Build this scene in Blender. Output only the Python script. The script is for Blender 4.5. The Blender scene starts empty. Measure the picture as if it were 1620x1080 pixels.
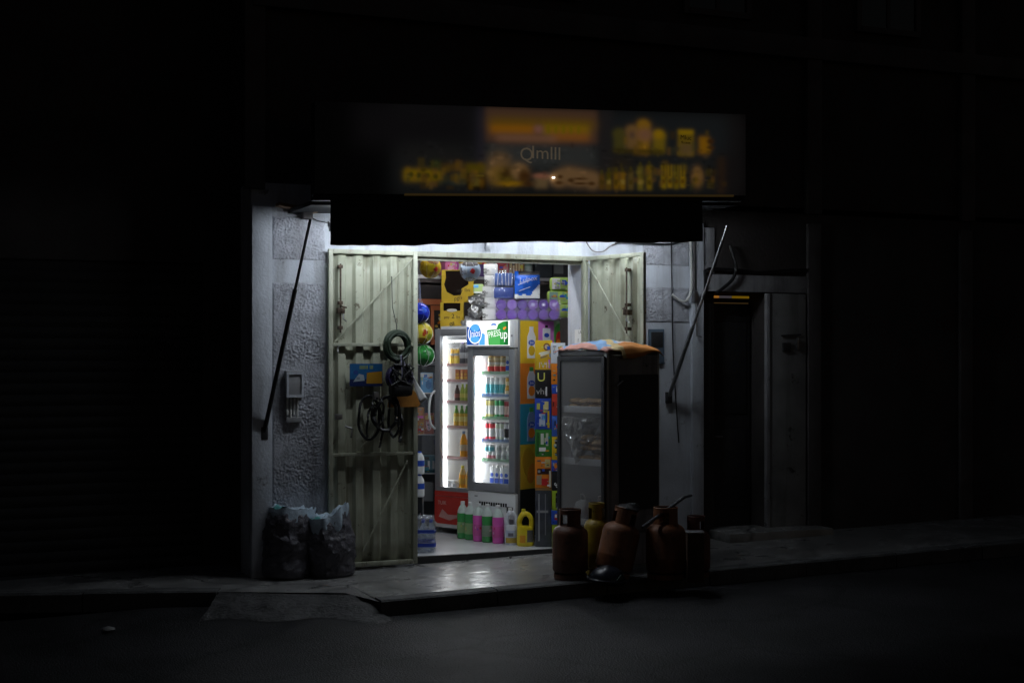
import bpy, bmesh, math, random
from mathutils import Vector, Matrix, noise
random.seed(7)
S = bpy.context.scene
COL = S.collection
R = math.radians
# ------------------------------------------------------------------ camera
TH = R(23.0); CS, SN = math.cos(TH), math.sin(TH)
F = 2250.0; CX, CY, CZ = -4.255, -12.317, 1.86
cam = bpy.data.cameras.new('camera'); cam.lens = 50; cam.sensor_width = 36
cam.shift_y = 20 / 1620.0; cam.clip_end = 500; cam.clip_start = .1
co = bpy.data.objects.new('camera', cam); COL.objects.link(co)
co.location = (CX, CY, CZ); co.rotation_euler = (R(90), 0, -TH); S.camera = co
FACE = -TH                                   # turn that makes a thing's front (local -y) look at the street corner

def P(px, py, Y=0.0):                        # point of the photograph on an upright plane Y
    k = (px - 810) / F; v = (560 - py) / F
    dx, dy = k*CS + SN, -k*SN + CS; t = (Y - CY) / dy
    return Vector((CX + dx*t, Y, CZ + v*t))
def V(px, z, py=560):                        # point at a given distance from the camera
    l = (px - 810) / F * z
    return Vector((CX + l*CS + z*SN, CY - l*SN + z*CS, CZ + (560 - py) / F * z))
def G(x): return -.05 + .02*x                # pavement height

# ------------------------------------------------------------------ materials
MC = {}
def mat(key, rgb, rough=.55, metal=0., var=0., vs=6., bump=0., bs=40., emit=0., spec=.5, coat=0., dirt=None, streak=None, crack=0., joint=0.):
    if key in MC: return MC[key]
    m = bpy.data.materials.new(key); m.use_nodes = True; nt = m.node_tree; N = nt.nodes; L = nt.links
    b = N['Principled BSDF']
    b.inputs['Base Color'].default_value = (*rgb, 1); b.inputs['Roughness'].default_value = rough
    b.inputs['Metallic'].default_value = metal; b.inputs['Specular IOR Level'].default_value = spec
    if coat: b.inputs['Coat Weight'].default_value = coat; b.inputs['Coat Roughness'].default_value = .08
    if emit:
        b.inputs['Emission Color'].default_value = (*rgb, 1); b.inputs['Emission Strength'].default_value = emit
    tc = None
    if var or bump or dirt or streak or crack: tc = N.new('ShaderNodeTexCoord')
    if var or dirt:
        n = N.new('ShaderNodeTexNoise'); n.inputs['Scale'].default_value = vs; n.inputs['Detail'].default_value = 6
        L.new(tc.outputs['Object'], n.inputs['Vector'])
        r = N.new('ShaderNodeValToRGB'); L.new(n.outputs['Fac'], r.inputs['Fac'])
        r.color_ramp.elements[0].position = .3; r.color_ramp.elements[1].position = .68
        lo = dirt if dirt else tuple(c*(1-var) for c in rgb)
        r.color_ramp.elements[0].color = (*lo, 1); r.color_ramp.elements[1].color = (*[min(1, c*(1+var*.4)) for c in rgb], 1)
        L.new(r.outputs['Color'], b.inputs['Base Color'])
        mr = N.new('ShaderNodeMapRange'); mr.inputs['To Min'].default_value = min(1, rough*1.25); mr.inputs['To Max'].default_value = rough*.85
        L.new(n.outputs['Fac'], mr.inputs['Value']); L.new(mr.outputs['Result'], b.inputs['Roughness'])
    src = r.outputs['Color'] if (var or dirt) else None
    def over(fac, col):
        nonlocal src
        mx = N.new('ShaderNodeMix'); mx.data_type = 'RGBA'
        if src: L.new(src, mx.inputs[6])
        else: mx.inputs[6].default_value = (*rgb, 1)
        mx.inputs[7].default_value = (*col, 1); L.new(fac, mx.inputs[0]); src = mx.outputs[2]; L.new(src, b.inputs['Base Color'])
    if streak:                                   # runs of dirt and rust down the face
        col, sc, amt = streak
        mp = N.new('ShaderNodeMapping'); mp.inputs['Scale'].default_value = (sc, sc, sc*.07); L.new(tc.outputs['Object'], mp.inputs['Vector'])
        n3 = N.new('ShaderNodeTexNoise'); n3.inputs['Scale'].default_value = 1; n3.inputs['Detail'].default_value = 7; n3.inputs['Roughness'].default_value = .65; L.new(mp.outputs[0], n3.inputs['Vector'])
        m3 = N.new('ShaderNodeMapRange'); m3.inputs[1].default_value = .50; m3.inputs[2].default_value = .72; m3.inputs[3].default_value = 0; m3.inputs[4].default_value = amt; L.new(n3.outputs['Fac'], m3.inputs[0]); over(m3.outputs[0], col)
        n4 = N.new('ShaderNodeTexNoise'); n4.inputs['Scale'].default_value = sc*.9; n4.inputs['Detail'].default_value = 9; n4.inputs['Roughness'].default_value = .75; L.new(tc.outputs['Object'], n4.inputs['Vector'])
        m4 = N.new('ShaderNodeMapRange'); m4.inputs[1].default_value = .60; m4.inputs[2].default_value = .66; m4.inputs[3].default_value = 0; m4.inputs[4].default_value = min(1, amt*1.2); L.new(n4.outputs['Fac'], m4.inputs[0]); over(m4.outputs[0], tuple(c*.6 for c in col))
    if crack:
        nz = N.new('ShaderNodeTexNoise'); nz.inputs['Scale'].default_value = 2.5; nz.inputs['Detail'].default_value = 5; L.new(tc.outputs['Object'], nz.inputs['Vector'])
        mv = N.new('ShaderNodeMix'); mv.data_type = 'VECTOR'; mv.inputs[0].default_value = .35; L.new(tc.outputs['Object'], mv.inputs[4]); L.new(nz.outputs['Color'], mv.inputs[5])
        vo = N.new('ShaderNodeTexVoronoi'); vo.feature = 'DISTANCE_TO_EDGE'; vo.inputs['Scale'].default_value = crack; L.new(mv.outputs[1], vo.inputs['Vector'])
        m5 = N.new('ShaderNodeMapRange'); m5.inputs[1].default_value = .0; m5.inputs[2].default_value = .03; m5.inputs[3].default_value = .85; m5.inputs[4].default_value = 0; L.new(vo.outputs['Distance'], m5.inputs[0]); over(m5.outputs[0], tuple(c*.25 for c in rgb))
        st = N.new('ShaderNodeTexNoise'); st.inputs['Scale'].default_value = .7; st.inputs['Detail'].default_value = 5; L.new(tc.outputs['Object'], st.inputs['Vector'])
        m6 = N.new('ShaderNodeMapRange'); m6.inputs[1].default_value = .5; m6.inputs[2].default_value = .7; m6.inputs[3].default_value = 0; m6.inputs[4].default_value = .65; L.new(st.outputs['Fac'], m6.inputs[0]); over(m6.outputs[0], tuple(c*.5 for c in rgb))
    if bump:
        n2 = N.new('ShaderNodeTexNoise'); n2.inputs['Scale'].default_value = bs; n2.inputs['Detail'].default_value = 4
        L.new(tc.outputs['Object'], n2.inputs['Vector'])
        bp = N.new('ShaderNodeBump'); bp.inputs['Strength'].default_value = bump; bp.inputs['Distance'].default_value = .02
        if joint:
            bk = N.new('ShaderNodeTexBrick'); bk.inputs['Scale'].default_value = joint; bk.inputs['Mortar Size'].default_value = .02; bk.inputs['Mortar Smooth'].default_value = .6; bk.inputs['Brick Width'].default_value = 1.; bk.inputs['Row Height'].default_value = .5
            L.new(tc.outputs['Object'], bk.inputs['Vector']); mm = N.new('ShaderNodeMath'); mm.operation = 'MULTIPLY_ADD'; mm.inputs[1].default_value = -.6
            L.new(bk.outputs['Fac'], mm.inputs[0]); L.new(n2.outputs['Fac'], mm.inputs[2]); L.new(mm.outputs[0], bp.inputs['Height'])
        else: L.new(n2.outputs['Fac'], bp.inputs['Height']); L.new(bp.outputs['Normal'], b.inputs['Normal'])
    MC[key] = m; return m
def K(r, g, b, rough=.58): return mat('print %.3f %.3f %.3f %.2f' % (r, g, b, rough), (r, g, b), rough, spec=.22)
def emit(key, rgb, s):
    if key in MC: return MC[key]
    m = bpy.data.materials.new(key); m.use_nodes = True; nt = m.node_tree; nt.nodes.clear()
    e = nt.nodes.new('ShaderNodeEmission'); e.inputs[0].default_value = (*rgb, 1); e.inputs[1].default_value = s
    o = nt.nodes.new('ShaderNodeOutputMaterial'); nt.links.new(e.outputs[0], o.inputs[0]); MC[key] = m; return m
def clear(key, rgb, gloss=.1, rough=.05, white=0., bump=0., bs=30):
    """thin see-through film or pane: transparent, some gloss, some milky diffuse"""
    if key in MC: return MC[key]
    m = bpy.data.materials.new(key); m.use_nodes = True; nt = m.node_tree; N = nt.nodes; L = nt.links; N.clear()
    t = N.new('ShaderNodeBsdfTransparent'); t.inputs[0].default_value = (*rgb, 1)
    g = N.new('ShaderNodeBsdfGlossy'); g.inputs['Roughness'].default_value = rough; g.inputs[0].default_value = (1, 1, 1, 1)
    lw = N.new('ShaderNodeLayerWeight'); pw = N.new('ShaderNodeMath'); pw.operation = 'POWER'; pw.inputs[1].default_value = 5; L.new(lw.outputs['Facing'], pw.inputs[0])
    ad = N.new('ShaderNodeMath'); ad.operation = 'MULTIPLY_ADD'; ad.inputs[1].default_value = .9; ad.inputs[2].default_value = .025 + gloss; L.new(pw.outputs[0], ad.inputs[0])
    mx = N.new('ShaderNodeMixShader'); L.new(ad.outputs[0], mx.inputs[0]); L.new(t.outputs[0], mx.inputs[1]); L.new(g.outputs[0], mx.inputs[2])
    last = mx
    if white:
        d = N.new('ShaderNodeBsdfDiffuse'); d.inputs[0].default_value = (*[min(1, c*.9+.05) for c in rgb], 1)
        m2 = N.new('ShaderNodeMixShader'); m2.inputs[0].default_value = white
        L.new(mx.outputs[0], m2.inputs[1]); L.new(d.outputs[0], m2.inputs[2]); last = m2
    if bump:
        tc = N.new('ShaderNodeTexCoord'); n2 = N.new('ShaderNodeTexNoise'); n2.inputs['Scale'].default_value = bs
        L.new(tc.outputs['Object'], n2.inputs['Vector'])
        bp = N.new('ShaderNodeBump'); bp.inputs['Strength'].default_value = bump; bp.inputs['Distance'].default_value = .03
        L.new(n2.outputs['Fac'], bp.inputs['Height']); L.new(bp.outputs['Normal'], g.inputs['Normal'])
    o = N.new('ShaderNodeOutputMaterial'); L.new(last.outputs[0], o.inputs[0]); MC[key] = m; return m

# ------------------------------------------------------------------ mesh builder
class MB:
    def __init__(s): s.v = []; s.f = []; s.m = []; s.sm = []; s.mats = []
    def mi(s, m):
        if m not in s.mats: s.mats.append(m)
        return s.mats.index(m)
    def add(s, vs, fs, m, smooth=False, M=None):
        o = len(s.v); i = s.mi(m)
        s.v += [tuple(M @ Vector(v)) if M else tuple(v) for v in vs]
        for f in fs: s.f.append([o+k for k in f]); s.m.append(i); s.sm.append(smooth)
    def box(s, x0, x1, y0, y1, z0, z1, m, b=0., M=None):
        if b:
            bm = bmesh.new(); bmesh.ops.create_cube(bm, size=1)
            for v in bm.verts: v.co = Vector((x0+(v.co.x+.5)*(x1-x0), y0+(v.co.y+.5)*(y1-y0), z0+(v.co.z+.5)*(z1-z0)))
            bmesh.ops.bevel(bm, geom=bm.edges[:], offset=b, segments=2, profile=.6, affect='EDGES')
            bm.verts.index_update()
            s.add([v.co.copy() for v in bm.verts], [[v.index for v in f.verts] for f in bm.faces], m, True, M); bm.free(); return
        vs = [(x, y, z) for z in (z0, z1) for y in (y0, y1) for x in (x0, x1)]
        s.add(vs, [(0,2,3,1), (4,5,7,6), (0,1,5,4), (2,6,7,3), (0,4,6,2), (1,3,7,5)], m, False, M)
    def poly(s, pts, m): s.add(pts, [list(range(len(pts)))], m)
    def prism(s, pts, y0, y1, m, M=None):      # outline in x,z pushed from y0 (front) to y1
        n = len(pts)
        a = sum(pts[i][0]*pts[(i+1) % n][1]-pts[(i+1) % n][0]*pts[i][1] for i in range(n))
        if a < 0: pts = pts[::-1]
        vs = [(x, y0, z) for x, z in pts] + [(x, y1, z) for x, z in pts]
        s.add(vs, [list(range(n)), list(range(2*n-1, n-1, -1))] + [(i, n+i, n+(i+1) % n, (i+1) % n) for i in range(n)], m, False, M)
    def ell(s, cx, cz, rx, rz, y0, y1, m, n=20, M=None, rot=0):
        s.prism([(cx+rx*math.cos(t)*math.cos(rot)-rz*math.sin(t)*math.sin(rot), cz+rx*math.cos(t)*math.sin(rot)+rz*math.sin(t)*math.cos(rot)) for t in [2*math.pi*i/n for i in range(n)]], y0, y1, m, M)
    def lathe(s, prof, m, n=20, c=(0, 0, 0), M=None, sx=1., sy=1., wob=0., ws=8., bands=None):
        vs = []; fs = {}
        for k, (r, z) in enumerate(prof):
            for i in range(n):
                a = 2*math.pi*i/n; p = Vector((r*math.cos(a)*sx, r*math.sin(a)*sy, z))
                if wob: p += noise.noise_vector(p*ws + Vector((c[0]*13, c[1]*7, 3)))*wob*(0 if r < 1e-4 else 1)
                vs.append(p + Vector(c))
        for k in range(len(prof)-1):
            mm = m if not bands else bands[k]
            for i in range(n):
                fs.setdefault(mm, []).append((k*n+i, k*n+(i+1) % n, (k+1)*n+(i+1) % n, (k+1)*n+i))
        o = len(s.v)
        s.v += [tuple(M @ v) if M else tuple(v) for v in vs]
        for mm, ff in fs.items():
            i0 = s.mi(mm)
            for f in ff: s.f.append([o+q for q in f]); s.m.append(i0); s.sm.append(True)
        for k in (0, len(prof)-1):
            if prof[k][0] > 1e-3:
                idx = [o+k*n+i for i in range(n)]
                mm = m if not bands else bands[min(k, len(prof)-2)]
                s.f.append(idx[::-1] if k == 0 else idx); s.m.append(s.mi(mm)); s.sm.append(False)
    def tube(s, pts, r, m, n=8, M=None, r2=None):
        pts = [Vector(p) for p in pts]; vs = []; N = len(pts); up = Vector((.13, .29, .95)).normalized()
        for k, p in enumerate(pts):
            d = (pts[min(k+1, N-1)] - pts[max(k-1, 0)]).normalized()
            a = d.cross(up)
            if a.length < .05: a = d.cross(Vector((1, 0, 0)))
            a.normalize(); b = d.cross(a)
            rr = r if r2 is None else r + (r2-r)*k/(N-1)
            for i in range(n):
                t = 2*math.pi*i/n; vs.append(p + (a*math.cos(t)+b*math.sin(t))*rr)
        fs = [(k*n+i, (k+1)*n+i, (k+1)*n+(i+1) % n, k*n+(i+1) % n) for k in range(N-1) for i in range(n)]
        s.add(vs, fs, m, True, M)
        s.add(vs[:n], [list(range(n))], m, False, M); s.add(vs[-n:], [list(range(n))[::-1]], m, False, M)
    def grid(s, fn, nu, nv, m, smooth=True, M=None, pick=None):
        vs = [fn(i/nu, j/nv) for j in range(nv+1) for i in range(nu+1)]
        o = len(s.v); s.v += [tuple(M @ Vector(v)) if M else tuple(v) for v in vs]
        for j in range(nv):
            for i in range(nu):
                a = j*(nu+1)+i
                mm = pick((i+.5)/nu, (j+.5)/nv) if pick else m
                s.f.append([o+a, o+a+1, o+a+nu+2, o+a+nu+1]); s.m.append(s.mi(mm)); s.sm.append(smooth)
    def text(s, body, x, y, z, size, m, sx=1., shear=0., rot=0., thick=.0015, M=None, align='CENTER'):
        vs, fs = text_mesh(body, align, shear)
        c, q = math.cos(rot), math.sin(rot)
        pv = [(x + (v[0]*sx*c - v[1]*q)*size, y, z + (v[0]*sx*q + v[1]*c)*size) for v in vs]
        s.add(pv, fs, m, False, M)
    def build(s, name, parent=None, loc=None, rot=None, angle=35):
        me = bpy.data.meshes.new(name); me.from_pydata(s.v, [], s.f)
        for m in s.mats: me.materials.append(m)
        me.polygons.foreach_set('material_index', s.m); me.polygons.foreach_set('use_smooth', s.sm)
        me.update()
        try: me.set_sharp_from_angle(angle=R(angle))
        except Exception: pass
        o = bpy.data.objects.new(name, me); COL.objects.link(o)
        if parent: o.parent = parent
        if loc is not None: o.location = loc
        if rot is not None: o.rotation_euler = (0, 0, rot) if not hasattr(rot, '__len__') else rot
        return o
TXT = {}
def text_mesh(body, align, shear):
    k = (body, align, shear)
    if k in TXT: return TXT[k]
    cu = bpy.data.curves.new('lettering', 'FONT'); cu.body = body; cu.align_x = align; cu.shear = shear; cu.resolution_u = 3
    o = bpy.data.objects.new('lettering', cu); COL.objects.link(o)
    dg = bpy.context.evaluated_depsgraph_get(); me = o.evaluated_get(dg).to_mesh()
    r = ([tuple(v.co) for v in me.vertices], [list(p.vertices) for p in me.polygons])
    o.evaluated_get(dg).to_mesh_clear(); bpy.data.objects.remove(o); bpy.data.curves.remove(cu)
    TXT[k] = r; return r
def tag(o, label, cat, group=None):
    o['label'] = label; o['category'] = cat
    if group: o['group'] = group
    return o
def thing(name, label, cat, loc=(0, 0, 0), rot=0., group=None):
    o = bpy.data.objects.new(name, None); COL.objects.link(o); o.location = loc
    o.rotation_euler = (0, 0, rot) if not hasattr(rot, '__len__') else rot
    o.empty_display_size = .1
    return tag(o, label, cat, group)
def struct(o, kind='structure'): o['kind'] = kind; return o
def kids(o): return [c for c in bpy.data.objects if c.parent == o]
def dup(root, loc, rot=None, label=None):
    r = root.copy(); COL.objects.link(r); r.location = loc
    if rot is not None: r.rotation_euler = (0, 0, rot) if not hasattr(rot, '__len__') else rot
    if label: r['label'] = label
    for ch in kids(root):
        c = ch.copy(); COL.objects.link(c); c.parent = r
        for g in kids(ch):
            d = g.copy(); COL.objects.link(d); d.parent = c
    return r

# ------------------------------------------------------------------ palette
paint_white = mat('white wall paint', (.60, .63, .69), .6, var=.22, vs=2.5, bump=.2, bs=45, streak=((.20, .19, .19), 6, .6))
roughcast = mat('roughcast render', (.47, .48, .53), .9, var=.25, vs=9, bump=.4, bs=180, streak=((.16, .15, .15), 5, .8))
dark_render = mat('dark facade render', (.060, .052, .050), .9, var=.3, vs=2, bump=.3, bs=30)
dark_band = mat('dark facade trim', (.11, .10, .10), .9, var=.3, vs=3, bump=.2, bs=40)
dark_metal = mat('dark painted steel', (.03, .03, .032), .5, var=.3, vs=12)
black_fabric = mat('black awning sheet', (.006, .006, .007), .8)
door_green = mat('sage green door paint', (.42, .43, .335), .45, var=.18, vs=5, bump=.05, bs=25, dirt=(.32, .33, .25), streak=((.13, .10, .055), 9, .75))
rust = mat('rusty bolt steel', (.10, .07, .05), .6, metal=.5, var=.5, vs=30)
steel = mat('worn steel', (.35, .35, .36), .35, metal=.9, var=.3, vs=20)
alu = mat('grey aluminium', (.33, .34, .36), .35, metal=.55, var=.1, vs=8)
dkalu = mat('dark aluminium', (.10, .10, .11), .4, metal=.5, var=.2, vs=10)
white_plastic = mat('white plastic', (.78, .79, .80), .35)
fridge_white = mat('fridge lining', (.80, .81, .82), .35)
fridge_grey = mat('fridge grey frame', (.30, .31, .33), .38, metal=.3)
black_rubber = mat('black rubber', (.012, .012, .013), .45)
cable_black = mat('black cable', (.010, .010, .011), .4)
cable_white = mat('pale cable', (.55, .55, .53), .5)
glass = clear('window pane', (.97, .98, .98), .04, .02)
film = clear('clear plastic film', (.93, .94, .96), .12, .12, .10, .7, 22)
film_dirty = clear('dusty plastic film', (.88, .88, .88), .22, .10, .12, 1., 16)
tile = mat('pale floor tile', (.55, .56, .57), .3, var=.12, vs=3)
cement = mat('worn pavement cement', (.28, .275, .27), .27, var=.4, vs=3.2, bump=1., bs=8, crack=1.1, joint=3.2)
asphalt = mat('dusty asphalt', (.027, .026, .028), .55, var=.5, vs=1.2, bump=.9, bs=75, crack=.8, spec=.2)
kerb_m = mat('kerb concrete', (.10, .10, .10), .85, var=.4, vs=5, bump=.5, bs=30)
room_paint = mat('shop interior paint', (.30, .28, .26), .8, var=.15, vs=2)
shelf_dark = mat('dark shelf board', (.06, .045, .04), .6, var=.3, vs=8)
shelf_white = mat('white shelf board', (.75, .74, .72), .5)
red_panel = mat('red fridge panel', (.50, .03, .02), .4)
wood_board = mat('brown cardboard', (.33, .21, .11), .8, var=.2, vs=12)
VOID = mat('dark hollow', (.008, .005, .004), .95, spec=.03)
ink = K(.02, .018, .015, .6)
W_ = K(.8, .8, .8); YEL = K(.72, .46, .02); ORA = K(.75, .22, .02); RED = K(.55, .03, .03); BLU = K(.03, .09, .50)
TEAL = K(.03, .28, .38); GRN = K(.06, .30, .05); LIME = K(.35, .48, .03); BLK = K(.015, .015, .016); PUR = K(.20, .065, .40)
PNK = K(.80, .16, .55); SKY = K(.15, .45, .80); CRM = K(.75, .66, .45); GLD = K(.65, .38, .05); BRN = K(.20, .08, .03); GRY = K(.35, .35, .36); MAG = K(.62, .20, .60)

# ------------------------------------------------------------------ world
w = bpy.data.worlds.new('World'); S.world = w; w.use_nodes = True
nt = w.node_tree; bg = nt.nodes['Background']; sky = nt.nodes.new('ShaderNodeTexSky')
sky.sky_type = 'NISHITA'; sky.sun_disc = False; sky.sun_elevation = R(-2.6); sky.sun_rotation = R(140)
nt.links.new(sky.outputs[0], bg.inputs[0]); bg.inputs[1].default_value = .10

# ------------------------------------------------------------------ ground
def rd(x): return G(x) - .125
b = MB()
def roadf(u, v):
    x = -30 + 60*u; y = -26 + 25.6*v
    return (x, y, rd(max(-8, min(8, x))) + .006*noise.noise(Vector((x*.8, y*.8, 0))))
b.grid(roadf, 120, 60, asphalt)
struct(b.build('road'))
# pavement with its kerb: straight run, broken ramp, turned run
b = MB()
top = [(16, -1.65), (-.85, -1.65), (-.98, -1.12), (-1.78, -.62), (-3.6, .22), (-9, 2.7), (-9, 5), (16, 5)]
def gz(x): return G(max(-8, min(8, x)))
# cut into strips along x so that the slope is followed
xs = [-9, -3.6, -1.78, -.98, -.85] + [-.85+.5*i for i in range(1, 34)]
def front(x):
    pts = [(-9, 2.7), (-3.6, .22), (-1.78, -.62), (-.98, -1.12), (-.85, -1.65), (99, -1.65)]
    for (a, c), (d, e) in zip(pts, pts[1:]):
        if a <= x <= d: return c + (e-c)*(x-a)/(d-a)
DX0, DX1 = -.85, 2.65                         # finely uneven part in front of the shop
def pavef(u, v):
    x = DX0+(DX1-DX0)*u; y = -1.65+1.65*v
    e = min(1, min(u, 1-u)*14, min(v, 1-v)*12)
    h = .0042*noise.noise(Vector((x*9, y*13, 2))) + .0020*noise.noise(Vector((x*21, y*27, 6))) + .006*noise.noise(Vector((x*1.7, y*2.1, 3)))
    jy = abs((y*2.6) % 1 - .5)
    return (x, y, gz(x) - .012*(1-v)**2*0 - .006 + e*h - (.005*e if jy > .485 else 0))
b.grid(pavef, 110, 62, cement)
xs = [q for q in xs if not DX0 < q < DX1] + [DX1]; xs.sort()
for x0, x1 in zip(xs, xs[1:]):
    if abs(x0-DX0) < 1e-6:
        b.poly([(DX0, 0, gz(DX0)-.006), (DX1, 0, gz(DX1)-.006), (DX1, .8, gz(DX1)-.006), (DX0, .8, gz(DX0)-.006)], cement); continue
    ny = 6
    for j in range(ny):
        q = []
        for x, t in ((x0, j/ny), (x1, j/ny), (x1, (j+1)/ny), (x0, (j+1)/ny)):
            y = front(x)*(1-t) + .8*t if x > -1.78 else front(x)*(1-t) + 5*t
            q.append((x, y, gz(x) - .012*(1-t) + .004*noise.noise(Vector((x*2, y*2, 5)))))
        b.poly(q, cement)
struct(b.build('pavement'))
b = MB()
def kerb(p, q, nseg, drop=.16):
    d = Vector((q[0]-p[0], q[1]-p[1], 0)); n = Vector((d.y, -d.x, 0)).normalized()
    for i in range(nseg):
        A = Vector((p[0], p[1], 0)) + d*(i/nseg) ; B = Vector((p[0], p[1], 0)) + d*((i+1)/nseg - .012/d.length)
        ja, jb = [n*(.012*noise.noise(Vector((k*3.1, p[0], 2)))) for k in (i, i+.4)]
        ch = random.uniform(.008, .02)
        def ring(Q, j): 
            z = gz(Q.x)
            return [(Q + j + n*(.03) + Vector((0, 0, z-drop))), (Q + j + n*.025 + Vector((0, 0, z-ch))), (Q + j + n*(.02-ch) + Vector((0, 0, z+.002))), (Q - n*.14 + Vector((0, 0, z+.002))), (Q - n*.14 + Vector((0, 0, z-drop)))]
        r0, r1 = ring(A, ja), ring(B, jb)
        b.add(r0+r1, [(0,5,6,1), (1,6,7,2), (2,7,8,3), (3,8,9,4), (0,1,2,3,4), (9,8,7,6,5)], kerb_m)
kerb((-.85, -1.65), (16, -1.65), 17)
kerb((-9, 2.7), (-1.9, -.56), 7)
struct(b.build('kerb'))
b = MB()                                   # broken cement ramp in the gap of the kerb
def rampf(u, v):
    a = Vector((-1.90, -.60)).lerp(Vector((-.87, -1.3)), u); c = Vector((-2.25, -1.35)).lerp(Vector((-.80, -2.05)), u)
    p = a.lerp(c, v*(.75+.45*noise.noise(Vector((u*4, 1, 1))))); z = (gz(p.x) - .012)*(1-v) + (rd(p.x) + .004)*v
    return (p.x, p.y, z + .022*noise.noise(Vector((p.x*5, p.y*5, 1)))*math.sin(math.pi*v)**.5 + .03*max(0, noise.noise(Vector((p.x*9, p.y*9, 4))))*(1-u)*math.sin(math.pi*v))
b.grid(rampf, 60, 36, mat('broken cement patch', (.055, .053, .054), .65, var=.4, vs=4, bump=.8, bs=24, crack=1.5), smooth=False)
struct(b.build('driveway_ramp'))

# ------------------------------------------------------------------ shop building
bl = thing('shop_building', 'dark rendered building with a lit white ground floor shop front', 'building', (0, 0, 0))
XL, XR, WT = -1.50, 3.03, .42              # ends of the lit front, wall thickness
OX0, OX1, OZ = 0.0, 1.753, 2.80            # shop opening
b = MB()
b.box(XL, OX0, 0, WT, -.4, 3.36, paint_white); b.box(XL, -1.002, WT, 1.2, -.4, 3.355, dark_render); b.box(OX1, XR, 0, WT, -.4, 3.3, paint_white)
b.box(OX0, OX1, 0, WT, OZ, 3.3, paint_white)
b.build('front_wall', bl)
b = MB(); b.box(XL-.0, P(430, 500).x-.005, -.035, 0, -.2, 3.16, paint_white, .006); b.build('pillar', bl)
b = MB(); b.box(2.90, XR, -.04, 0, -.2, 3.16, paint_white, .006); b.build('pillar', bl)
def rough_panel(x0, x1, z0, z1, res=.0065, amp=.015):
    b = MB(); nu = int((x1-x0)/res); nv = int((z1-z0)/res)
    def fn(u, v):
        x = x0+(x1-x0)*u; z = z0+(z1-z0)*v
        e = min(u*(x1-x0), (1-u)*(x1-x0), v*(z1-z0), (1-v)*(z1-z0))
        h = noise.noise(Vector((x*66, z*66, 1.3))) * .65 + noise.noise(Vector((x*140, z*140, 7))) * .35
        k = max(.25, min(1.2, .75+1.1*noise.noise(Vector((x*4.5, z*4.5, 11))))); return (x, -.003 - amp*(.5+h*k)*min(1, e/.012), z)
    b.grid(fn, nu, nv, roughcast, smooth=True); return b.build('roughcast_panel', bl, angle=180)
xa, xb = P(431, 500).x, P(514, 500).x
rough_panel(xa, xb, P(470, 411).z, P(470, 343).z)
rough_panel(xa, xb, -.05, P(470, 447).z)
rough_panel(2.36, 2.88, P(1060, 420).z, P(1060, 380).z+.1)
rough_panel(2.36, 2.88, P(1060, 510).z, P(1060, 455).z)
# upper storeys
b = MB()
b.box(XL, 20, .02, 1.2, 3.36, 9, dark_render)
b.build('upper_wall', bl)
for px in (402, 1285, 1528):
    b = MB(); x = P(px, 300).x; b.box(x-.09, x+.09, -.05, .02, 3.3, 9, dark_band, .01); b.build('pilaster', bl)
b = MB(); b.box(XL, 20, -.07, .02, P(1300, 82).z-.1, P(1300, 82).z+.12, dark_band, .012); b.build('floor_band', bl)
winm = mat('night window glass', (.004, .004, .005), .15)
for pa, pb in ((1362, 1448), (1090, 1180), (820, 910), (560, 650)):
    f = MB(); x0, x1 = P(pa, 50).x, P(pb, 50).x; z0 = P(1400, 46).z
    f.box(x0-.06, x0, -.02, .02, z0-.06, z0+1.4, dark_band); f.box(x1, x1+.06, -.02, .02, z0-.06, z0+1.4, dark_band)
    f.box(x0, x1, -.03, .02, z0-.06, z0, dark_band); f.box((x0+x1)/2-.02, (x0+x1)/2+.02, -.01, .02, z0, z0+1.4, dark_band)
    fo = f.build('window', bl); g = MB(); g.box(x0, x1, .002, .02, z0, z0+1.4, winm); g.build('pane', fo)
# inside of the shop
b = MB()
b.box(-.9, 2.8, 3.0, 3.1, -.05, 3.3, room_paint); b.box(-1.0, -.9, WT, 3.1, -.05, 3.3, room_paint); b.box(2.8, 2.9, WT, 3.1, -.05, 3.3, room_paint)
b.build('interior_wall', bl)
b = MB(); b.box(-1.0, 2.9, WT, 3.1, 3.28, 3.36, shelf_white); b.build('ceiling', bl)
b = MB(); b.box(-1.0, 2.9, .012, 3.1, -.2, 0, tile)
b.build('shop_floor', bl)
b = MB(); b.box(OX0-.0, OX1, -.03, .012, -.2, .012, mat('dark threshold steel', (.05, .05, .05), .5, metal=.4, var=.3, vs=14), .004); b.build('threshold', bl)
b = MB()
b.box(OX0, OX1, -.02, .05, 2.752, 2.80, door_green, .004); b.box(OX0, OX1, .051, .10, 2.72, 2.775, door_green, .004)
b.box(OX1-.035, OX1, -.02, .05, .0, 2.75, door_green, .004); b.box(OX0, OX0+.03, -.02, .05, 0, 2.75, door_green, .004)
b.build('door_frame', bl)

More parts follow.
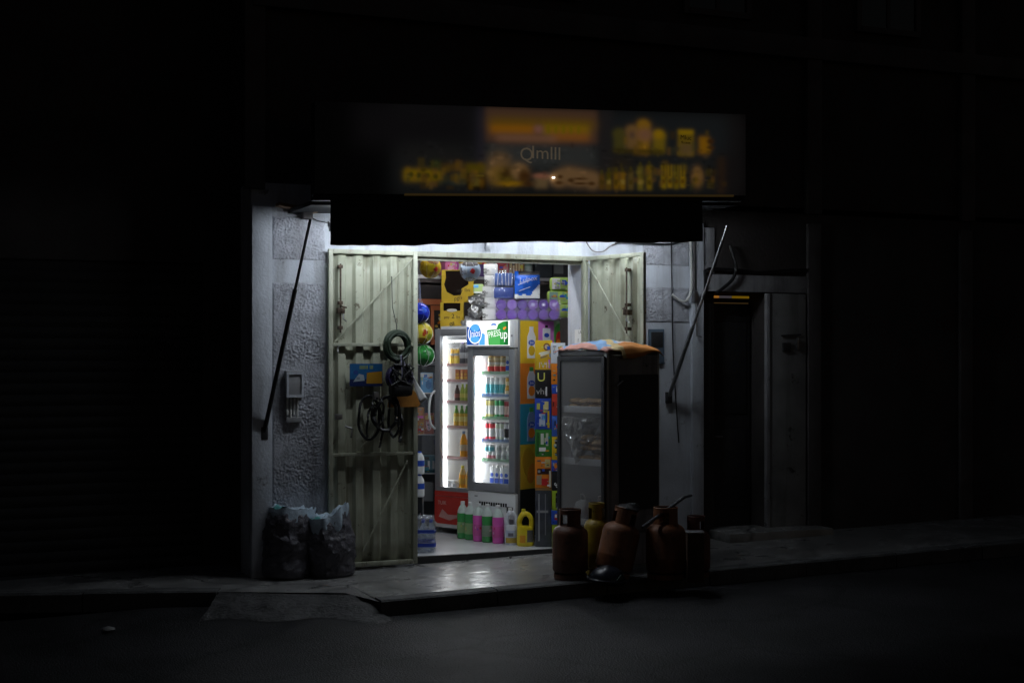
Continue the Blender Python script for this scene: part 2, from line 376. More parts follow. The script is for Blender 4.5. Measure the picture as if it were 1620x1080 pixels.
def corrug(b, L, z0, z1, y0, m, pitch=.163, d=.034):
    prof = []; x = .02
    while x < L-.02:
        for dx, dy in ((0, 0), (.055, 0), (.078, -d), (.140, -d), (.163, 0)):
            if x+dx <= L-.02: prof.append((x+dx, y0+dy))
        x += pitch
    out = []
    for q in prof:
        if not out or (abs(q[0]-out[-1][0])+abs(q[1]-out[-1][1])) > 1e-4: out.append(q)
    out.append((L-.012, out[-1][1])) if out[-1][0] < L-.02 else None
    n = len(out); nz = 14
    vs = [(x, y + .003*noise.noise(Vector((x*4, z0+(z1-z0)*j/nz, 3))), z0+(z1-z0)*j/nz) for j in range(nz+1) for x, y in out]
    b.add(vs, [(j*n+i, j*n+i+1, (j+1)*n+i+1, (j+1)*n+i) for j in range(nz) for i in range(n-1)], m)
def leaf(name_label, loc, rot, L, diag, bolt_x, bolt_flip=False):
    b = MB(); corrug(b, L, -.02, 2.77, -.006, door_green)
    d = b.build('door', bl, loc, rot); d['label'] = name_label
    so = d.modifiers.new('thick', 'SOLIDIFY'); so.thickness = .003
    f = MB(); y0, y1 = -.082, -.044
    f.box(0, .04, y0, y1, -.035, 2.79, door_green, .004); f.box(L-.04, L, y0, y1, -.035, 2.79, door_green, .004)
    f.box(.041, L-.041, y0, y1, 2.752, 2.79, door_green, .004); f.box(.041, L-.041, y0, y1, -.035, .005, door_green, .004)
    for z in (1.93, .95): f.box(.041, L-.041, y0+.004, y1, z, z+.03, door_green, .004)
    f.build('frame', d)
    for p, q in diag:
        t = MB(); t.tube([(p[0], -.062, p[1]), (q[0], -.062, q[1])], .008, door_green, 8); t.build('brace', d)
    t = MB()
    t.tube([(bolt_x, -.092, 2.66), (bolt_x, -.092, 2.05)], .008, rust, 8)
    t.tube([(bolt_x, -.092, 2.3), (bolt_x, -.14, 2.28), (bolt_x+.04, -.15, 2.27)], .008, rust, 8)
    for z in (2.62, 2.3, 2.08): t.box(bolt_x-.02, bolt_x+.02, -.10, -.05, z, z+.03, rust, .003)
    t.box(bolt_x-.03, bolt_x+.035, -.112, -.05, 2.22, 2.27, rust, .004)
    t.tube([(bolt_x+.02, -.10, 2.23), (bolt_x+.02, -.118, 2.17), (bolt_x+.05, -.11, 2.15)], .006, steel, 6)
    t.build('bolt', d)
    for z in (.45, 1.6, 2.5):
        t = MB(); t.tube([(L if not bolt_flip else 0, -.035, z), (L if not bolt_flip else 0, -.035, z+.12)], .014, door_green, 8); t.build('hinge', d)
    return d
LL = .83
left = leaf('left corrugated leaf folded back against the wall', (-LL-.005, -.035, .0), 0, LL,
            [((.80, 2.74), (.06, 1.97)), ((.78, 1.55), (.28, 1.00)), ((.74, .90), (.32, .10))], .105)
# rotation of the right leaf so that its free edge falls where the photo has it
right = leaf('right corrugated leaf standing open towards the street', (OX1+.01, -.03, .0), -R(74), LL,
             [((.05, 2.73), (.66, 1.95)), ((.05, .90), (.70, .10))], .62, True)
t = MB(); t.tube([(.10, -.085, 1.93), (.07, -.12, 1.93), (.07, -.125, 1.88)], .008, steel, 6); t.build('latch', left); t = MB()
t.box(.05, .12, -.10, -.083, 1.28, 1.33, steel, .004); t.build('latch', left); t = MB(); t.tube([(.15, -.09, 1.22), (.20, -.13, 1.20), (.19, -.135, 1.12)], .010, steel, 8); t.build('latch', left)

# ------------------------------------------------------------------ things on the left leaf
yF = -.035-.085
def lp(px, py, dy=0): return P(px, py, yF+dy)
b = MB(); p0, p1 = lp(553, 611), lp(605, 575); W2, H2 = p1.x-p0.x, p1.z-p0.z
b.box(0, W2, 0, .004, 0, H2, K(.012, .085, .22)); b.box(0, W2, -.001, 0, 0, H2*.32, K(.006, .015, .07)); b.prism([(W2*.5, H2*.12), (W2*.98, H2*.12), (W2*.98, H2*.66), (W2*.52, H2*.60)], -.002, 0, K(.36, .18, .015))
b.prism([(W2*.1, H2*.2), (W2*.45, H2*.25), (W2*.42, H2*.5), (W2*.28, H2*.55), (W2*.2, H2*.4)], -.002, 0, K(.28, .32, .36)); b.ell(W2*.18, H2*.62, W2*.07, H2*.1, -.002, 0, K(.02, .05, .2))
b.text('IlllIII IIl', W2*.5, -.0025, H2*.76, H2*.24, K(.3, .34, .04)); b.text('lIIl', W2*.25, -.0035, H2*.3, H2*.16, ink)
tag(b.build('poster', None, (p0.x, yF-.006, p0.z)), 'small blue printed poster with a yellow block on the left metal door leaf', 'poster')
def coil(name, label, cx, cy, r, n, m, rt, sq=1.15, spread=.05, tilt=0):
    b = MB(); c = lp(cx, cy, -.04); pts = []
    for i in range(n*22):
        a = 2*math.pi*i/22; k = .90+.16*math.sin((i//22)*2.4+r*9)+.10*noise.noise(Vector((i*.11, r*9, 2)))
        pts.append((r*k*math.cos(a)+tilt*r*math.sin(a), -spread*(i/(n*22))-.01+.012*math.sin(i*.37), r*sq*k*math.sin(a)))
    b.tube(pts, rt, m, 7); return b, c
hook = lp(619, 437)
b, c = coil('', '', 626, 547, .112, 15, mat('dark green hose', (.02, .035, .02), .45), .012, 1.15, .09)
b.tube([(hook.x-c.x, .03, hook.z-c.z), (hook.x-c.x+.004, .02, .35), (.0, -.02, .19), (0, -.03, .11)], .004, cable_black, 6)
tag(b.build('hose_coil', None, c), 'dark green hose coil hung by a thin wire on the left metal door leaf', 'hose')
b, c = coil('', '', 629, 597, .110, 14, mat('dark violet cable', (.025, .02, .06), .35), .011, .95, .10)
b2 = b
for q in range(9):
    a = random.uniform(-.08, .08); b2.tube([(a*.4, -.05-.01*q, .20), (a*1.1+.02*math.sin(q*2), -.09-.008*q, .02), (a*1.3, -.07, -.13)], .007, [cable_black, mat('pale violet cable', (.25, .24, .34), .35)][q % 2], 7)
b.box(-.11, .11, -.14, -.03, -.17, -.03, cable_black, .05); b.tube([(.09*math.cos(q*.9)+.02*math.sin(q*2.3), -.13+.01*math.sin(q), .02+.10*math.sin(q*.7)) for q in range(30)], .010, cable_black, 7)
tag(b.build('cable_bundle', None, c), 'dark violet electric cable bundle hanging right below the hose coil', 'cable')
b = MB(); c = lp(640, 640, -.01)
pts = [(-.16, -.02), (-.14, .10), (-.06, .16), (.03, .17), (.11, .10), (.145, 0), (.12, -.02), (.05, -.02)]
b.prism([(x, z) for x, z in pts], -.02, .01, mat('orange canvas', (.42, .17, .02), .7, var=.3, vs=10))
tag(b.build('canvas_bag', None, c), 'orange brown canvas flap tucked behind the hanging cable bundle', 'bag')
b = MB(); A = [lp(649, 592, -.03), lp(654, 594, -.05), lp(676, 630, -.09), lp(664, 638, -.06)]
o = A[0].copy(); b.grid(lambda u, v: tuple((A[0]*(1-u)*(1-v)+A[1]*u*(1-v)+A[2]*u*v+A[3]*(1-u)*v) - o + Vector((0, .012*math.sin(v*4), 0))), 4, 8, K(.75, .75, .75, .7))
tag(b.build('paper_sheet', None, o), 'white paper sheet sticking out beside the hanging cables', 'paper').modifiers.new('thick', 'SOLIDIFY').thickness = .002
b = MB(); c = lp(592, 655, -.02)
def loop(cx, cz, rx, rz, y, r, m, a0=0, a1=6.28): rx *= .82; rz *= .85; return [(cx*.85+rx*math.sin(a0+(a1-a0)*i/30), y+.015*math.sin(i), cz+rz*math.cos(a0+(a1-a0)*i/30)) for i in range(31)]
b.tube(loop(-.06, -.03, .12, .23, -.01, 0, 0), .013, black_rubber, 8); b.tube(loop(.14, -.10, .16, .30, -.03, 0, 0, -1.2, 2.2), .016, black_rubber, 8)
b.tube(loop(.02, .02, .07, .15, -.045, 0, 0), .010, black_rubber, 8); b.tube(loop(.10, .0, .13, .17, -.055, 0, 0, .3, 5.2), .015, black_rubber, 8); b.tube(loop(.0, -.12, .09, .24, -.02, 0, 0, -2, 2.6), .011, black_rubber, 8); b.tube(loop(.20, -.02, .06, .22, -.04, 0, 0), .012, black_rubber, 8); b.box(-.02, .03, -.06, 0, .13, .20, steel, .006)
tag(b.build('rubber_belt', None, c), 'black rubber belts looped together, hanging under the blue poster', 'belt')

# ------------------------------------------------------------------ canopy with its sign
cn = thing('shop_canopy', 'dark projecting canopy with a dim yellow and grey picture sign', 'canopy', (0, -.9, 0))
SLP = .040
def cz(x): return SLP*(x+.4)
Mt = Matrix.Shear('XZ', 4, (0, 0)); Mt = Matrix.Identity(4); Mt[2][0] = SLP; Mt[2][3] = SLP*.4
x0c, x1c, zb, zt = -1.17, 2.97, 3.21, 3.97
b = MB(); b.box(x0c, x1c, .012, .14, zb, zt, mat('sign box sheet', (.02, .02, .02), .6), 0, Mt); b.build('sign_box', cn)
import numpy as np
def sx(px): return P(px, 240, -.9).x
def szz(py): return zt + (165-py)/(308-165)*(zt-zb)     # sheet height from picture rows
PX0, PX1, PY0, PY1, ST = 502, 1179, 164, 309, 1.3
GX, GY = np.meshgrid(np.arange(PX0, PX1, ST), np.arange(PY0, PY1, ST))
art = np.zeros(GX.shape + (3,))
def lin(c):
    c = np.array(c)/255.; return np.where(c < .04, c/12.92, ((c+.055)/1.055)**2.4)
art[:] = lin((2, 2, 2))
def sig(d, s): return 1/(1+np.exp(-np.clip(d/s, -30, 30)))
def srect(x0, x1, y0, y1, c, s=1.2, a=1.):
    global art
    m = sig(GX-x0, s)*sig(x1-GX, s)*sig(GY-y0, s)*sig(y1-GY, s)*a; art = art*(1-m[..., None]) + lin(c)*m[..., None]
def sell(cx, cy, rx, ry, c, s=.18, a=1.):
    global art
    m = sig(1-np.hypot((GX-cx)/rx, (GY-cy)/ry), s)*a; art = art*(1-m[..., None]) + lin(c)*m[..., None]
# ground of the print: grey in the middle, fading light painted in as darker ends
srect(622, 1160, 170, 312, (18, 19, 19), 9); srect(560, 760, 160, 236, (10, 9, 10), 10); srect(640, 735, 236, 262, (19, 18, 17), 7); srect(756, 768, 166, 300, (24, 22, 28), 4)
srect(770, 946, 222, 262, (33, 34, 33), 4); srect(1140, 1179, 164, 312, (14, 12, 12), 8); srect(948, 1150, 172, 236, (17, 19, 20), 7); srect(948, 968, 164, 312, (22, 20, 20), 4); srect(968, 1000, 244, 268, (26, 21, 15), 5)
srect(768, 945, 166, 222, (52, 36, 27), 2.5); srect(774, 940, 182, 198, (66, 48, 8), 4); srect(776, 846, 194, 208, (98, 60, 4), 3); srect(858, 932, 192, 209, (88, 66, 6), 3); srect(846, 858, 194, 206, (88, 58, 50), 2); srect(872, 932, 206, 217, (92, 54, 18), 3); srect(785, 880, 211, 220, (84, 58, 42), 3)
for q in range(5): srect(866+q*12, 869+q*12, 192, 206, (74, 62, 4), 1)
srect(639, 698, 268, 287, (82, 64, 4), 2.2)
for q in range(4): sell(650+q*13, 277+q*.6, 4, 4.5, (38, 36, 6), .2)
sell(690, 262, 9, 8, (26, 32, 14), .25); sell(722, 264, 22, 7, (50, 36, 12), .3); sell(726, 282, 10, 7, (48, 42, 22), .3); sell(722, 288, 14, 5, (26, 30, 26), .3)
srect(738, 770, 258, 276, (56, 46, 6), 2); srect(738, 770, 275, 301, (16, 11, 5), 1.2); srect(743, 766, 276, 279, (70, 58, 16), .8); srect(746, 760, 281, 294, (64, 54, 18), 1.2); sell(762, 288, 4, 7, (60, 40, 8), .3)
sell(790, 258, 17, 18, (72, 54, 34), .22); sell(786, 276, 14, 14, (84, 62, 26), .25); sell(804, 278, 16, 13, (52, 42, 6), .3); sell(802, 272, 8, 7, (40, 26, 8), .3); sell(822, 270, 13, 13, (88, 66, 40), .2); sell(829, 278, 9, 12, (44, 26, 8), .22); sell(808, 290, 18, 4, (92, 66, 8), .3); sell(838, 290, 10, 4, (40, 24, 10), .3)
srect(846, 866, 276, 297, (70, 56, 36), 2); sell(856, 277, 11, 4, (92, 58, 44), .3)
for cx_, cy_, rx, ry in ((884, 282, 13, 13), (900, 276, 16, 14), (918, 280, 22, 15), (938, 284, 12, 14)): sell(cx_, cy_, rx, ry, (78, 58, 36), .2)
for cx_, cy_, rx, ry in ((886, 278, 4, 3), (884, 288, 6, 3), (918, 281, 10, 1.8), (918, 289, 10, 1.8), (936, 289, 5, 3), (903, 284, 4, 3)): sell(cx_, cy_, rx, ry, (44, 27, 10), .3)
for q, (xx, hh, c) in enumerate(((952, 26, (58, 40, 10)), (963, 30, (50, 42, 4)), (975, 30, (76, 54, 6)), (985, 30, (82, 58, 6)), (998, 32, (60, 48, 20)), (1013, 40, (70, 60, 14)), (1027, 42, (78, 62, 6)))): srect(xx-4, xx+4, 299-hh, 299, c, 1.4); srect(xx-1.6, xx+1.6, 292-hh, 300-hh, (46, 40, 10), 1); srect(xx-3, xx+3, 282, 290, (90, 74, 30) if q % 2 else (44, 34, 8), 1)
for q, xx in enumerate((1050, 1060, 1070, 1080)): srect(xx-4, xx+4, 256, 297-2*(q % 2), ((84, 68, 6), (92, 72, 8), (70, 58, 8), (90, 70, 6))[q], 1.2); srect(xx-1.4, xx+1.2, 254, 276, (14, 13, 10), .7, .8); sell(xx, 284, 3, 4, (56, 38, 6), .3)
sell(1103, 276, 9.5, 17, (78, 56, 28), .18); sell(1100, 281, 4, 4, (34, 30, 10), .3); srect(1120, 1124, 256, 274, (8, 8, 8), .8); srect(1127, 1130, 260, 288, (8, 8, 8), .8); sell(1124, 283, 4, 5, (9, 8, 8), .3); srect(1136, 1146, 240, 305, (30, 20, 12), 3)
for cx_, y0_, y1_, c in ((980, 196, 232, (46, 42, 16)), (1000, 190, 232, (74, 54, 28)), (1018, 180, 238, (88, 62, 12)), (1042, 198, 236, (74, 60, 10))):
    srect(cx_-9, cx_+10, y0_+6, y1_, c, 2); sell(cx_, y0_+7, 9, 8, c, .25)
sell(1020, 205, 12, 10, (80, 54, 38), .3); sell(1042, 204, 7, 7, (96, 72, 6), .3); srect(970, 1050, 230, 237, (34, 28, 6), 2); sell(1000, 206, 4, 5, (56, 40, 30), .4)
srect(1072, 1098, 194, 240, (66, 52, 10), 1.5); srect(1074, 1096, 196, 203, (92, 72, 6), 1.2); srect(1076, 1096, 219, 238, (62, 48, 26), 2); srect(1106, 1122, 206, 236, (90, 60, 6), 2); sell(1124, 214, 5, 4, (38, 22, 8), .3); sell(1124, 225, 5, 3, (44, 26, 8), .3)
rngs = np.random.RandomState(3)
for _ in range(95):                               # crowded rows of small pictured goods
    x = rngs.choice((rngs.uniform(640, 760), rngs.uniform(960, 1150))); y = rngs.choice((rngs.uniform(256, 298), rngs.uniform(256, 298), rngs.uniform(198, 236) if x > 965 else 282))
    c = [(62, 46, 6), (50, 40, 8), (70, 48, 18), (40, 28, 8), (34, 34, 20), (80, 58, 8)][rngs.randint(6)]; w_, h_ = rngs.uniform(1.5, 6), rngs.uniform(3, 9)
    srect(x-w_, x+w_, y-h_, min(300, y+h_), c, 1.1, .45)
for _ in range(240):                              # small uneven print marks
    x, y = rngs.uniform(640, 1150), rngs.uniform(225, 302); i, j = int((y-PY0)/ST), int((x-PX0)/ST); c = art[i, j]*rngs.uniform(.45, 1.7)
    m = sig(1-np.hypot((GX-x)/rngs.uniform(1.5, 5), (GY-y)/rngs.uniform(1, 4)), .3)*.55; art = art*(1-m[..., None]) + c*m[..., None]
EK = .11  # weak glow added to the sign in place of light falling on it
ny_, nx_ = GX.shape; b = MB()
sm_ = bpy.data.materials.new('printed sheet with added glow'); sm_.use_nodes = True; nt = sm_.node_tree; pb = nt.nodes['Principled BSDF']; at = nt.nodes.new('ShaderNodeAttribute'); at.attribute_name = 'print'
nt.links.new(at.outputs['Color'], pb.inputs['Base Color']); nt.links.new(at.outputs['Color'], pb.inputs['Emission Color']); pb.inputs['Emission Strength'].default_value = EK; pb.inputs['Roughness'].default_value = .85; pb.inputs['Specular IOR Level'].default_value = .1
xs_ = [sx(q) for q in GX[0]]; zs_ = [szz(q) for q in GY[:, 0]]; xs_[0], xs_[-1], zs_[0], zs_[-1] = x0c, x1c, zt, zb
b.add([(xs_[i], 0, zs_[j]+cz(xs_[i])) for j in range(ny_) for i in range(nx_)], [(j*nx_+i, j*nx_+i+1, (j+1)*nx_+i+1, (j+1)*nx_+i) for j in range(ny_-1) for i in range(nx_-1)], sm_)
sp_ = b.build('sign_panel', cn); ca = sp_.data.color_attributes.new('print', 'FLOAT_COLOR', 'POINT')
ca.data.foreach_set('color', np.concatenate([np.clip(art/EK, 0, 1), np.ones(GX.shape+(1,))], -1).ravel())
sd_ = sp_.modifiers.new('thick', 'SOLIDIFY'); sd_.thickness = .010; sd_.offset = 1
def em(key, rgb): return mat('sign '+key, rgb, .5, emit=EK)  # lettering and edge carry the same added glow
b = MB(); lt = em('letters', (.48, .38, .26)); s_bl = K(.012, .01, .008, .6)
b.text('Q', sx(833), -.002, szz(252)+cz(sx(833)), .165, lt); b.text('Imlll', sx(864), -.002, szz(249)+cz(sx(864)), .16, lt, 1.1); b.build('sign_lettering', cn); b = MB(); b.text('MIuc', sx(1085), -.002, szz(212)+cz(sx(1085)), .06, s_bl); b.text('flussee', sx(1085), -.002, szz(219)+cz(sx(1085)), .036, s_bl)
b.build('small_print', cn)
b = MB(); b.box(sx(640), sx(1160), -.012, .012, zb-.012, zb+.006, em('edge', (.16, .10, .03)), 0, Mt); b.build('sign_edge', cn)
b = MB(); M2 = Mt
b.grid(lambda u, v: (-1.03+3.55*u, .03+.012*math.sin(u*41+math.sin(u*13)*2)*(1-v)+.008*noise.noise(Vector((u*14, v*3, 2))), 2.79+.43*v-.010*(1-v)*(math.sin(u*9)+noise.noise(Vector((u*22, 0, 5))))), 140, 8, black_fabric, M=M2); vl = b.build('valance', cn); vl.modifiers.new('thick', 'SOLIDIFY').thickness = .006
b = MB(); b.box(x0c, x1c, .14, .898, 3.13, 3.17, black_fabric, 0, M2); b.box(x0c, x1c, .02, .14, 3.16, 3.205, black_fabric, 0, M2); b.build('soffit', cn)
for q, ((pa, ya), (pb, yb)) in enumerate((((418, 684), (491, 347)), ((1058, 628), (1151, 357)))):
    A = P(pa, ya, -.02); B = P(pb, yb, -.9) if q else P(pb, yb, -.62)
    A.y += .9; B.y += .9
    b = MB(); mid = A.lerp(B, .42 if q else .68)
    b.tube([A, mid], .020, dark_metal if q == 0 else steel, 10); b.tube([mid, B], .013, [dark_metal, steel][q], 10)
    b.box(A.x-.03, A.x+.03, A.y-.02, A.y+.02, A.z-.06, A.z+.05, dark_metal, .005)
    b.build('support_arm', cn)
b = MB(); p = P(874, 281.5, -.9); b.box(p.x-.011, p.x+.011, -.03, -.014, p.z-.007, p.z+.007, emit('pilot lamp', (1, .95, .85), 3.)); b.build('pilot_lamp', cn)

# tube lamps on the wall behind the valance
TUBE = emit('fluorescent tube', (.84, .92, 1.0), 102.)
def tube_lamp(x0, x1, z, y, label, vert=.0):
    t = thing('tube_lamp', label, 'lamp', (x0, y, z), 0, 'tube lamps under the canopy')
    L = x1-x0
    b = MB(); b.box(0, L, .05, .09, .02, .07, white_plastic, .006); b.box(.0, .03, -.02, .05, -.02, .05, white_plastic, .005); b.box(L-.03, L, -.02, .05, -.02, .05, white_plastic, .005)
    for q in (.25*L, .75*L): b.box(q-.015, q+.015, .05, .08, .071, .25-.02*(x0 < 0), white_plastic)
    b.build('housing', t)
    b = MB(); b.tube([(.031, 0, 0), (L-.031, 0, 0)], .013, TUBE, 10); b.build('tube', t)
tube_lamp(-.98, .62, 2.915, -.68, 'left fluorescent tube lamp hidden behind the black valance')
tube_lamp(.78, 2.40, 3.03, -.68, 'right fluorescent tube lamp hidden behind the black valance')
b = MB(); p = P(770, 388, -.01); b.box(-.02, .02, -.05, 0, -.05, .05, alu, .004); b.tube([(0, -.03, .04), (0, -.10, .12)], .008, alu, 6)
tag(b.build('wall_bracket', None, (p.x, 0, p.z)), 'small grey metal bracket on the white strip above the shop opening', 'bracket')
t = thing('ceiling_lamp', 'white fluorescent batten on the shop ceiling', 'lamp', (.2, .62, 3.2))
b = MB(); b.box(0, 1.2, -.03, .03, .03, .08, white_plastic, .006); b.build('housing', t)
b = MB(); b.tube([(.02, 0, .0), (1.18, 0, .0)], .013, emit('indoor tube', (.95, .97, 1.0), 120.), 10); b.build('tube', t)

# ------------------------------------------------------------------ wall fittings
t = thing('meter_box', 'grey electric meter box with a framed lid on the roughcast wall', 'meter box', P(464, 609, -.02))
b = MB(); g_ = mat('old grey plastic', (.30, .30, .31), .5, var=.2, vs=8)
b.box(-.08, .08, -.06, .01, -.11, .13, g_, .012); b.build('box', t)
b = MB(); b.box(-.075, .075, -.072, -.0605, -.105, -.085, paint_white); b.box(-.075, .075, -.072, -.0605, .095, .115, paint_white); b.box(-.075, -.058, -.072, -.0605, -.084, .094, paint_white); b.box(.058, .075, -.072, -.0605, -.084, .094, paint_white); b.build('lid_frame', t)
b = MB()
for q in range(4): b.tube([(-.06+.03*q, -.02, -.11), (-.06+.03*q, -.02, -.26-.03*(q % 2))], .011, cable_white, 7)
b.box(-.07, .07, -.03, .01, -.33, -.28, g_, .01); b.build('conduit', t)
def wire(name, label, cat, pts, r, m, n=7):
    o = Vector(pts[0]); b = MB(); b.tube([Vector(p)-o for p in pts], r, m, n); return tag(b.build(name, None, o), label, cat)
def smooth(pts, k=8):
    out = []; n = len(pts)
    for i in range(n-1):
        p0, p1, p2, p3 = [Vector(pts[max(0, min(n-1, q))]) for q in (i-1, i, i+1, i+2)]
        for j in range(k):
            t_ = j/k; out.append(.5*((2*p1)+(p2-p0)*t_+(2*p0-5*p1+4*p2-p3)*t_*t_+(3*p1-p0-3*p2+p3)*t_**3))
    return out + [Vector(pts[-1])]
wire('conduit_pipe', 'pale curved conduit running down the wall right of the open door leaf', 'pipe', smooth([P(1091, 345, -.05), P(1093, 400, -.05), P(1094, 450, -.05), P(1090, 470, -.06), P(1080, 477, -.06), P(1063, 466, -.04)]), .014, cable_white)
wire('wall_pipe', 'straight grey pipe beside the pale conduit at the pillar edge', 'pipe', [P(1098, 345, -.065), P(1098, 470, -.065)], .011, dark_band)
wire('thin_cable', 'thin black cable running down the wall to knee height', 'cable', smooth([P(1062, 378, -.03), P(1063, 460, -.03), P(1065, 560, -.04), P(1071, 660, -.04), P(1074, 700, -.03)]), .006, cable_black)
wire('looped_cable', 'black cable swag above the right door leaf', 'cable', smooth([P(968, 388, -.03), P(985, 383, -.05), P(1020, 385, -.05), P(1062, 386, -.04), P(1085, 379, -.05)]), .009, cable_black)
wire('twisted_wire', 'thin grey wire coming down from the canopy to the door frame corner', 'wire', smooth([P(925, 378, -.02), P(937, 396, -.06), P(953, 398, -.06), P(965, 390, -.05), P(978, 382, -.03)]), .006, K(.2, .18, .17, .6))
wire('black_hose', 'black hose bent in a half loop beside the bright support arm', 'hose', smooth([P(1155, 388, -.06), P(1164, 420, -.08), P(1160, 440, -.08), P(1145, 455, -.07), P(1133, 464, -.06)]), .018, cable_black)
wire('angled_cable', 'black cable square-bent along the lintel of the next door', 'cable', [P(1116, 462, -.05), P(1115, 428, -.05), P(1122, 425, -.05), P(1165, 427, -.05), P(1200, 431, -.05), P(1275, 426, -.05)], .015, cable_black)
b = MB(); p = P(1010, 515, -.02); b.box(0, .17, -.03, .0, 0, .34, mat('blue grey panel', (.10, .14, .19), .5, var=.3, vs=7), .01); b.box(.02, .15, -.036, -.0305, .16, .31, dark_metal, .004)
tag(b.build('wall_cabinet', None, (2.42, 0, P(1035, 575).z)), 'small blue grey wall box behind the bread cabinet', 'box')
b = MB(); p = P(480, 340, -.05)
b.box(-.25, .10, -.10, .04, .03, .06, wood_board, .004, Matrix.Rotation(R(8), 4, 'Y')); b.box(-.02, .07, -.07, .03, -.04, .02, dark_band, .01); b.tube([(.05, -.04, -.02), (.12, -.02, -.05), (.24, .03, -.06)], .006, cable_black)
tag(b.build('scrap_board', None, p), 'weathered board and wire wedged under the canopy at its left end', 'board')

# ------------------------------------------------------------------ neighbours
nb = thing('neighbour_building', 'dark building set back at the left with a shutter front', 'building', (-1.5, .9, 0))
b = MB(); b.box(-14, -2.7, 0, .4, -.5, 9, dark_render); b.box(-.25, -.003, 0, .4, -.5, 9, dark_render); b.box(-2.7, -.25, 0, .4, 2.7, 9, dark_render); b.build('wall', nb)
b = MB()
b.grid(lambda u, v: (-2.7+2.45*u, .06-.012*abs(math.sin(v*math.pi*30)), -.3+3*v), 1, 240, mat('dark shutter', (.018, .018, .019), .6, var=.3, vs=4), smooth=False); b.build('roller_shutter', nb)
nr = thing('neighbour_entrance', 'dark house entrance right of the shop with an amber transom', 'building', (3.035, 0, 0))
def nx(px): return P(px, 600).x - 3.035
b = MB(); zl = P(1175, 462).z
pale = mat('old grey lintel paint', (.36, .36, .38), .8, var=.3, vs=4, bump=.3, bs=30, streak=((.1, .1, .1), 5, .8)); pan = mat('grey painted panel', (.26, .26, .26), .7, var=.3, vs=3, streak=((.08, .075, .07), 6, .8))
b.box(nx(1212), 17, 0, .4, -.3, 3.3, dark_render); b.box(0, nx(1212), 0, .4, zl, 3.3, dark_render); b.build('wall', nr)
b = MB(); b.box(.02, nx(1276), -.03, 0, zl, P(1200, 436).z, pale, .006); b.box(.0, .13, -.02, 0, P(1110, 432).z, 3.12, pale, .004); b.build('lintel', nr)
b = MB(); b.box(.0, nx(1136), .08, .13, -.1, zl, mat('near black door paint', (.022, .020, .020), .5, var=.3, vs=5)); b.box(.05, nx(1130), .06, .08, .5, zl-.12, dark_metal, .006); b.build('fixed_panel', nr)
b = MB(); b.box(nx(1140), nx(1208), .26, .30, -.1, zl-.14, dark_metal); b.box(nx(1146), nx(1202), .245, .26, .3, 1.1, dark_metal, .01); b.box(nx(1146), nx(1202), .245, .26, 1.25, zl-.3, dark_metal, .01)
d = b.build('door', nr); h = MB(); h.tube([(nx(1148), .24, 1.02), (nx(1148), .19, 1.02), (nx(1158), .18, 1.02)], .012, steel, 8); h.build('handle', d)
b = MB(); y = .27; za = P(1175, 466).z; zc_ = P(1175, 474).z
b.box(nx(1141), nx(1160), y, y+.02, P(1175, 470).z, P(1175, 466.4).z, emit('amber lamp light', (1, .40, .06), .24)); b.box(nx(1161), nx(1180), y, y+.02, P(1175, 470).z, P(1175, 466.4).z, emit('dim violet light', (.4, .34, .38), .10)); b.box(nx(1181), nx(1208), y, y+.02, P(1175, 470).z, P(1175, 466.4).z, emit('yellow lamp light', (.9, .50, .02), .13)); b.box(nx(1146), nx(1207), y, y+.02, P(1175, 478.6).z, P(1175, 477.4).z, emit('thin amber light', (.8, .45, .15), .05)); b.box(nx(1141), nx(1208), y+.01, y+.03, P(1175, 484).z, P(1175, 464).z, dark_metal)
b.build('transom_window', nr)
b = MB(); b.box(nx(1209), nx(1214), -.05, .0, -.05, zl-.01, pale, .004); b.box(nx(1214), nx(1272), -.035, 0, .02, zl-.01, pan, .006); b.build('side_panel', nr)
b = MB(); b.box(nx(1256), nx(1258), -.07, -.035, P(1250, 553).z, P(1250, 534).z, steel, .003); b.tube([(nx(1232), -.05, P(1240, 531).z), (nx(1262), -.05, P(1240, 529).z)], .008, dark_metal); b.box(nx(1234), nx(1246), -.06, -.035, P(1240, 556).z, P(1240, 542).z, dark_metal, .006); b.build('lock', nr)
b = MB(); b.box(nx(1128), nx(1290), -.32, .25, -.2, .10, cement, .02); b.build('doorstep', nr)
for px in (1285, 1525):
    b = MB(); b.box(nx(px)-.08, nx(px)+.08, -.05, 0, -.1, 3.2, dark_band, .01); b.build('pilaster', nr)
b = MB(); p = P(1105, 560, -.09)
b.tube([(0, 0, 0), (.01, 0, -.35), (.06, -.01, -.36)], .008, steel, 6); b.box(-.03, .01, -.02, .03, -.02, .09, steel, .004)
tag(b.build('gate_hasp', None, P(1101, 475, -.07)), 'thin bent steel hasp on the pillar edge below the support arm', 'hasp')
exec_after = []
